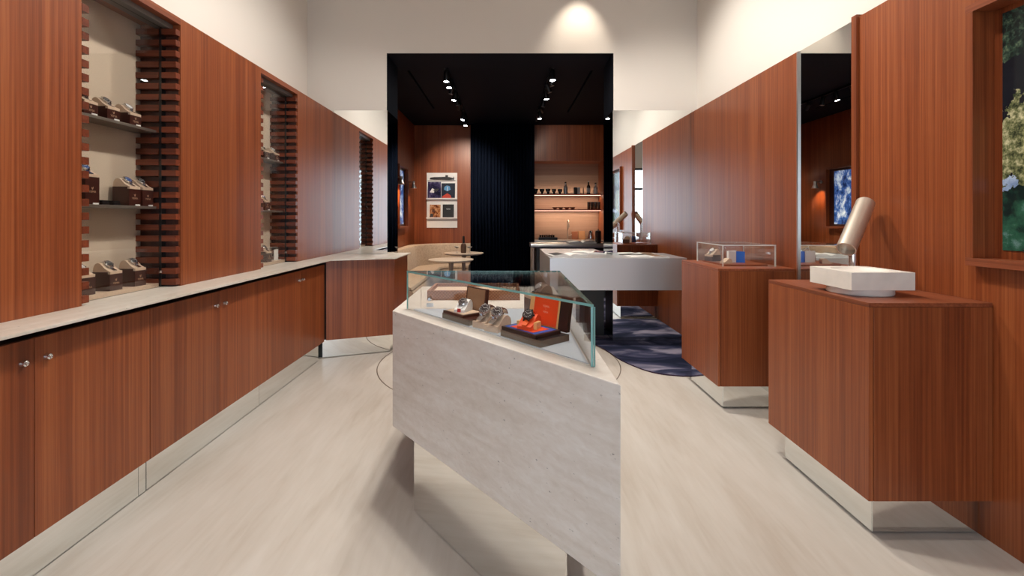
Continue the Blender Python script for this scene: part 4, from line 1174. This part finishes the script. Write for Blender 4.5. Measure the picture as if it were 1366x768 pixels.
def ex3(t, x0, x1, z0, z1):
    ox, oy, oz = ORG[t.name]
    inst('lettering', text_mesh('30', 0.085, M['ink']), t, (-0.03, -0.006, 0.145), (R(90), 0, 0))
    art(t, [(x0, z0), (x0 + 0.022, z0), (x0 + 0.022, z1), (x0, z1)], 'white_paper', 'cover_margin', x0, z0, z1)
    art(t, [(x0 + 0.03, z0 + 0.02), (x0 + 0.1, z0 + 0.02), (x0 + 0.09, z0 + 0.09), (x0 + 0.04, z0 + 0.09)], 'ink', 'cover_figure', x0, z0, z1)
def ex4(t, x0, x1, z0, z1):
    inst('lettering', text_mesh('YEMA', 0.035, M['text_white']), t, (0.0, -0.004, 0.185), (R(90), 0, 0))
rack_mag(RX0 + 0.03, RX0 + 0.305, 1.811, 2.165, 'cover_purple', 'magazine with misty purple cover on the upper rack ledge', ex1)
rack_mag(RX0 + 0.315, RX0 + 0.60, 1.811, 2.135, 'cover_night', 'magazine with dark cover and red shape on the rack', ex2)
rack_mag(RX0 + 0.045, RX0 + 0.295, 1.406, 1.685, 'cover_orange', 'magazine with orange cover on the lower rack ledge', ex3)
rack_mag(RX0 + 0.34, RX0 + 0.575, 1.406, 1.690, 'cover_black', 'charcoal booklet on the lower rack ledge', ex4)
t = thing('model_submarine', (-1.36, RY - 0.04, 2.203), 'dark model submarine on top ledge of the white rack', 'model')
sb = (-1.62, RY - 0.04, 2.236)
MB().lathe([(0.002, 0), (0.02, 0.02), (0.03, 0.10), (0.032, 0.30), (0.026, 0.42), (0.010, 0.50), (0.004, 0.52)], sb, axis=(1, 0, 0), seg=16).build('hull', M['ink'], t, smooth=40)
MB().box(-1.285, -1.235, RY - 0.048, RY - 0.032, 2.26, 2.305).build('sail', M['ink'], t, bevel=0.003)
MB().box(-1.12, -1.105, RY - 0.045, RY - 0.035, 2.205, 2.27).build('tail_fin', M['ink'], t)
MB().box(-1.44, -1.30, RY - 0.05, RY - 0.03, 2.203, 2.210).build('cradle', M['label_white'], t)

# ------------------------------------------------------------------ kitchenette recess
KX0, KX1, KY0, KYB = 0.56, LXR, 9.75, 10.40
struct(MB().box(KX0, KX1, KYB, KYB + 0.05, 0, LZ).build('wall_kitchen_back', M['kitchen_back'], origin=(1.3, KYB, 0)))
struct(MB().box(KX0 - 0.02, KX0, LYB + 0.12, KYB + 0.05, 0, LZ).build('wall_kitchen_side', M['wood'], origin=(KX0, 10, 0)))
t = thing('upper_cabinet', (1.3, 10.1, 2.62), 'reddish wood upper cabinets above the kitchenette recess', 'cabinet')
MB().box(KX0 + 0.002, KX1 - 0.002, KY0 + 0.02, KYB - 0.002, 2.62, LZ - 0.002).build('body', M['wood'], t)
for (a, b) in ((KX0 + 0.002, 1.05), (1.052, 1.55), (1.552, KX1 - 0.002)):
    MB().box(a, b, KY0, KY0 + 0.019, 2.60, LZ - 0.004).build('door', M['wood'], t)
for zz, lab in ((1.925, 'upper lit wood shelf in the kitchenette'), (1.592, 'lower lit wood shelf in the kitchenette')):
    t = thing('lit_shelf', (1.3, 10.2, zz - 0.025), lab, 'shelf')
    MB().box(KX0 + 0.002, KX1 - 0.002, 10.08, KYB - 0.001, zz - 0.025, zz).build('board', M['wood_flat'], t)
    MB().box(KX0 + 0.01, KX1 - 0.01, 10.085, 10.10, zz - 0.031, zz - 0.0255).build('light_strip', M['led'], t)
t = thing('kitchen_counter', (1.3, 10.1, 0), 'pale kitchenette counter under the lit shelves', 'counter')
MB().box(KX0 + 0.002, KX1 - 0.002, 9.80, KYB - 0.001, 0, 0.90).build('base_unit', M['black'], t)
MB().box(KX0 + 0.002, KX1 - 0.002, 9.78, KYB - 0.001, 0.90, 0.93).build('worktop', M['steel'], t)
# the strips' own light
for (zz, e) in ((1.893, 5.0), (1.560, 8.0)):
    light('AREA', 'shelf_strip_light', (1.305, 10.16, zz), (1.305, 10.20, 0), e, (1.0, 0.74, 0.54), shape='RECTANGLE', size=1.40, size_y=0.03)
light('AREA', 'shelf_uplight', (1.305, 10.33, 1.945), (1.305, 10.25, 3.0), 2.0, (1.0, 0.74, 0.54), shape='RECTANGLE', size=1.40, size_y=0.02)  # unseen uplight on the upper shelf for the cabinet underside, without a strip
# shelf contents
Z1, Z2, ZK = 1.925, 1.592, 0.93
def kx(px, y=10.2):
    return (px - CX) * y / F_PX
for i, px in enumerate((714.5, 723, 731, 739, 747)):
    t = tag(MB().lathe([(0.018, 0), (0.022, 0.012), (0.05, 0.075), (0.055, 0.115), (0.052, 0.115), (0.046, 0.076), (0.016, 0.02)], (kx(px), 10.2, Z1 + 0.0005), seg=16, cap=False).build('black_cup', M['glass_dark'], smooth=40), 'small black cup on the upper lit shelf, %s from the curtain' % ORD[i], 'cup', 'black cups on the upper shelf')
def bottle(px, z, h, r, mat, cap, label, y=10.2, lab_mat=None):
    t = thing('bottle', (kx(px), y, z), label, 'bottle')
    MB().lathe([(r, 0), (r, h * 0.55), (r * 0.9, h * 0.62), (r * 0.4, h * 0.72), (r * 0.38, h * 0.92)], (kx(px), y, z), seg=18).build('body', M[mat], t, smooth=40)
    MB().lathe([(r * 0.45, h * 0.92), (r * 0.45, h)], (kx(px), y, z), seg=14).build('cap', M[cap], t, smooth=40)
    if lab_mat:
        MB().lathe([(r * 1.02, h * 0.12), (r * 1.02, h * 0.46)], (kx(px), y, z), seg=18, cap=False).build('paper_label', M[lab_mat], t, smooth=40)
    return t
bottle(754.5, Z1, 0.27, 0.045, 'silver', 'glass_dark', 'silver bottle on the upper lit shelf beside the cups')
bottle(785, Z1, 0.29, 0.042, 'glass_dark', 'label_white', 'dark bottle with white label on the upper lit shelf', lab_mat='label_white')
bottle(794.5, Z1, 0.25, 0.045, 'silver', 'glass_dark', 'pale flask bottle at the end of the upper lit shelf', lab_mat='label_white')
tag(MB().box(kx(765.5), kx(769.5), 10.16, 10.26, Z1 + 0.0005, Z1 + 0.155).build('black_tin', M['black'], bevel=0.008), 'black tin beside the white tin on the upper lit shelf', 'tin')
tag(MB().box(kx(770.2), kx(773.5), 10.16, 10.26, Z1 + 0.0005, Z1 + 0.155).build('white_tin', M['label_white'], bevel=0.008), 'white tin beside the black tin on the upper lit shelf', 'tin')
tag(MB().lathe([(0.012, 0), (0.013, 0.11), (0.006, 0.15)], (kx(778.3), 10.2, Z1 + 0.0005), seg=12).build('small_vial', M['bottle_brown'], smooth=40), 'slim small vial on the upper lit shelf', 'vial')
for i, px in enumerate((740.5, 748, 756, 763.5)):
    tag(MB().lathe([(0.02, 0), (0.028, 0.004), (0.062, 0.042), (0.064, 0.05), (0.06, 0.05), (0.026, 0.012)], (kx(px), 10.2, Z2 + 0.0005), seg=18, cap=False).build('brown_bowl', M['bowl_brown'], smooth=40), 'small brown bowl on the lower lit shelf, %s from the curtain' % ORD[i], 'bowl', 'brown bowls on the lower shelf')
for i, px in enumerate((785.5, 790, 794.5, 799)):
    tag(MB().lathe([(0.032, 0), (0.034, 0.004), (0.036, 0.165), (0.033, 0.165), (0.031, 0.01)], (kx(px), 10.2, Z2 + 0.0005), seg=18, cap=False).build('black_tumbler', M['glass_dark'], smooth=40), 'tall black tumbler on the lower lit shelf, %s from the brown bowls' % ORD[i], 'tumbler', 'black tumblers on the lower shelf')
# counter contents
t = thing('drying_rack', (kx(730.5), 10.15, ZK), 'low black rack with small cups on the kitchenette counter', 'rack')
x0, x1 = kx(718.5, 10.15), kx(743, 10.15)
MB().box(x0, x1, 10.05, 10.25, ZK + 0.001, ZK + 0.055).build('base', M['black'], t, bevel=0.003)
for i in range(7):
    xx = x0 + 0.035 + i * 0.048
    MB().lathe([(0.02, 0), (0.022, 0.05), (0.019, 0.05), (0.017, 0.005)], (xx, 10.12, ZK + 0.056), seg=12, cap=False).build('cup', M['glass_dark'], t, smooth=40)
for xx in (x0 + 0.05, x0 + 0.26, x0 + 0.33):
    MB().tube([(xx, 10.2, ZK + 0.05), (xx + 0.01, 10.2, ZK + 0.13)], 0.006).build('handle', M['gold'], t)
t = thing('kitchen_tap', (kx(758), 10.25, ZK), 'tall swan-neck metal tap on the kitchenette counter', 'tap')
tx = kx(758)
MB().lathe([(0.03, 0), (0.03, 0.006), (0.018, 0.01)], (tx, 10.28, ZK + 0.0005), seg=18).build('base', M['champagne'], t, smooth=40)
MB().tube([(tx, 10.28, ZK + 0.006), (tx, 10.28, ZK + 0.36)] + [(tx - 0.0, 10.28 - 0.09 + 0.09 * math.cos(a), ZK + 0.36 + 0.07 * math.sin(a)) for a in [math.pi * k / 8 for k in range(1, 9)]] + [(tx, 10.10, ZK + 0.26)], 0.013, seg=12).build('spout', M['champagne'], t, smooth=60)
MB().tube([(tx + 0.02, 10.28, ZK + 0.09), (tx + 0.09, 10.27, ZK + 0.11)], 0.007).build('lever', M['champagne'], t, smooth=60)
for (a, b, h, mt, lab) in ((763, 771.5, 0.175, 'board_red', 'dark reddish chopping board leaning on the kitchenette wall'), (772, 781, 0.185, 'board_wood', 'pale chopping board leaning on the kitchenette wall')):
    tag(MB().obox((kx(a, 10.3), 10.32, ZK + 0.0005), (kx(b, 10.3) - kx(a, 10.3), 0, 0), (0, 0.018, 0), (0, 0.05, h)).build('chopping_board', M[mt], bevel=0.003), lab, 'chopping board')
t = thing('kettle', (kx(788), 10.1, ZK), 'steel kettle with black handle on the kitchenette counter', 'kettle')
MB().lathe([(0.075, 0), (0.078, 0.02), (0.060, 0.16), (0.045, 0.20), (0.012, 0.215)], (kx(788, 10.1), 10.1, ZK + 0.0005), seg=24).build('body', M['chrome'], t, smooth=40)
MB().tube([(kx(788, 10.1) + 0.005, 10.02, ZK + 0.19), (kx(788, 10.1) + 0.005, 9.975, ZK + 0.17), (kx(788, 10.1), 9.97, ZK + 0.08), (kx(788, 10.1), 10.02, ZK + 0.04)], 0.012).build('handle', M['black'], t, smooth=60)

# ------------------------------------------------------------------ bar table in front of the kitchenette
BX0, BY0, BY1, BZ = 0.42, 8.05, 8.65, 0.955
t = thing('bar_table', (1.2, 8.35, 0), 'long bar table with rounded steel top and black body', 'bar table')
prof_ = [(BY0 + 0.02, BZ - 0.07), (BY0 + 0.005, BZ - 0.055), (BY0, BZ - 0.035), (BY0 + 0.005, BZ - 0.015), (BY0 + 0.02, BZ), (BY1, BZ), (BY1, BZ - 0.07)]
mb = MB(); n = len(prof_)
mb.v = [(BX0, y, z) for y, z in prof_] + [(LXR - 0.003, y, z) for y, z in prof_]
mb.f = [tuple(range(n)), tuple(range(2 * n - 1, n - 1, -1))] + [(i, i + n, (i + 1) % n + n, (i + 1) % n) for i in range(n)]
mb.m = [0] * len(mb.f)
mb.build('top', M['steel'], t, smooth=60)
MB().box(BX0 + 0.10, LXR - 0.01, BY0 + 0.08, BY1 - 0.06, 0.0125, BZ - 0.0705).build('body', M['black'], t)
MB().lathe([(0.024, 0), (0.024, BZ - 0.083)], (BX0 + 0.04, BY0 + 0.04, 0.0125), seg=16).build('leg', M['champagne'], t, smooth=40)
MB().lathe([(0.024, 0), (0.024, BZ - 0.083)], (BX0 + 0.04, BY1 - 0.05, 0.0125), seg=16).build('leg', M['champagne'], t, smooth=40)
open_book('open_magazine', ((776 - CX) * 8.2 / F_PX, 8.28, BZ), 0.24, 0.28, R(4), 'open magazine on the rounded steel bar table', ('white_paper', 'ink'), lift=0.05)
t = thing('mesh_jar', ((798 - CX) * 8.25 / F_PX, 8.25, BZ), 'smoked ribbed glass jar on the steel bar table', 'jar')
MB().lathe([(0.05, 0), (0.052, 0.2), (0.048, 0.21), (0.044, 0.2), (0.044, 0.01)], ((798 - CX) * 8.25 / F_PX, 8.25, BZ + 0.0005), seg=14, cap=False).build('body', M['glass_dark'], t, smooth=15)
MB().lathe([(0.05, 0.211), (0.05, 0.225), (0.015, 0.23), (0.012, 0.245)], ((798 - CX) * 8.25 / F_PX, 8.25, BZ + 0.0005), seg=14).build('lid', M['black'], t, smooth=30)

# ------------------------------------------------------------------ lounge ceiling tracks and spot heads
for (tx, heads, lab, txt) in (
        (-0.79, [(6.08, 1, (-0.8, 5.9, 0.7)), (6.36, 1, (-0.8, 6.2, 0.7)), (6.70, 0, (-1.3, 6.6, 1)), (7.06, 1, (-1.2, 6.7, 1.0)), (7.36, 0, (-0.2, 7.3, 0.5)), (7.72, 2, (-0.95, 9.8, 1.9)), (8.46, 1, (-1.4, 8.0, 0.4)), (8.98, 1, (-1.0, 8.6, 0.7))], 'sofa', 'above the sofa side'),
        (0.59, [(6.04, 1, (0.75, 5.5, 0.9)), (6.30, 0, (1.3, 6.2, 1)), (6.62, 0, (1.3, 6.6, 1)), (6.98, 1, (0.8, 6.8, 0.5)), (7.45, 0, (0.1, 7.4, 0.5)), (7.95, 2, (1.3, 9.75, 2.6)), (8.36, 1, (0.6, 8.0, 0.4))], 'bar', 'above the bar table side')):
    tag(MB().box(tx - 0.018, tx + 0.018, 5.95, 9.3, LZ - 0.03, LZ - 0.0005).build('ceiling_track', M['black_metal']), 'black ceiling lighting track in the lounge ' + txt, 'track')
    for hi, (y, on, tgt) in enumerate(heads):
        piv = Vector((tx, y, LZ - 0.10))
        d = (Vector(tgt) - piv).normalized()
        t = thing('track_spot', (tx, y, LZ - 0.03), ('lit' if on == 1 else 'angled-away') + ' black track spotlight ' + txt + ', %s from the opening' % ORD[hi], 'spotlight', ('lit' if on == 1 else 'angled') + ' track spots ' + txt)
        MB().lathe([(0.02, 0), (0.02, 0.015), (0.006, 0.016), (0.006, 0.07)], (tx, y, LZ - 0.0305), axis=(0, 0, -1), seg=12).build('bracket', M['black_metal'], t, smooth=40)
        MB().lathe([(0.028, -0.055), (0.036, -0.05), (0.036, 0.075), (0.034, 0.078), (0.032, 0.070), (0.0, 0.070)], piv, axis=d, seg=20, cap=False).lathe([(0.0005, -0.0555), (0.028, -0.055)], piv, axis=d, seg=20, cap=False).build('housing', M['black_metal'], t, smooth=40)
        MB().lathe([(0.001, 0.074), (0.033, 0.0745)], piv, axis=d, seg=20, cap=False).build('lens', M['lamp_face'] if on == 1 else M['silver'], t)
        if on:
            light('SPOT', 'track_light', piv + d * 0.085, tgt, (170 if tx < 0 else 25) if on == 2 else 90, (1.0, 0.88, 0.74), spot_size=R(62 if on == 2 else 70), spot_blend=0.7, shadow_soft_size=0.03)
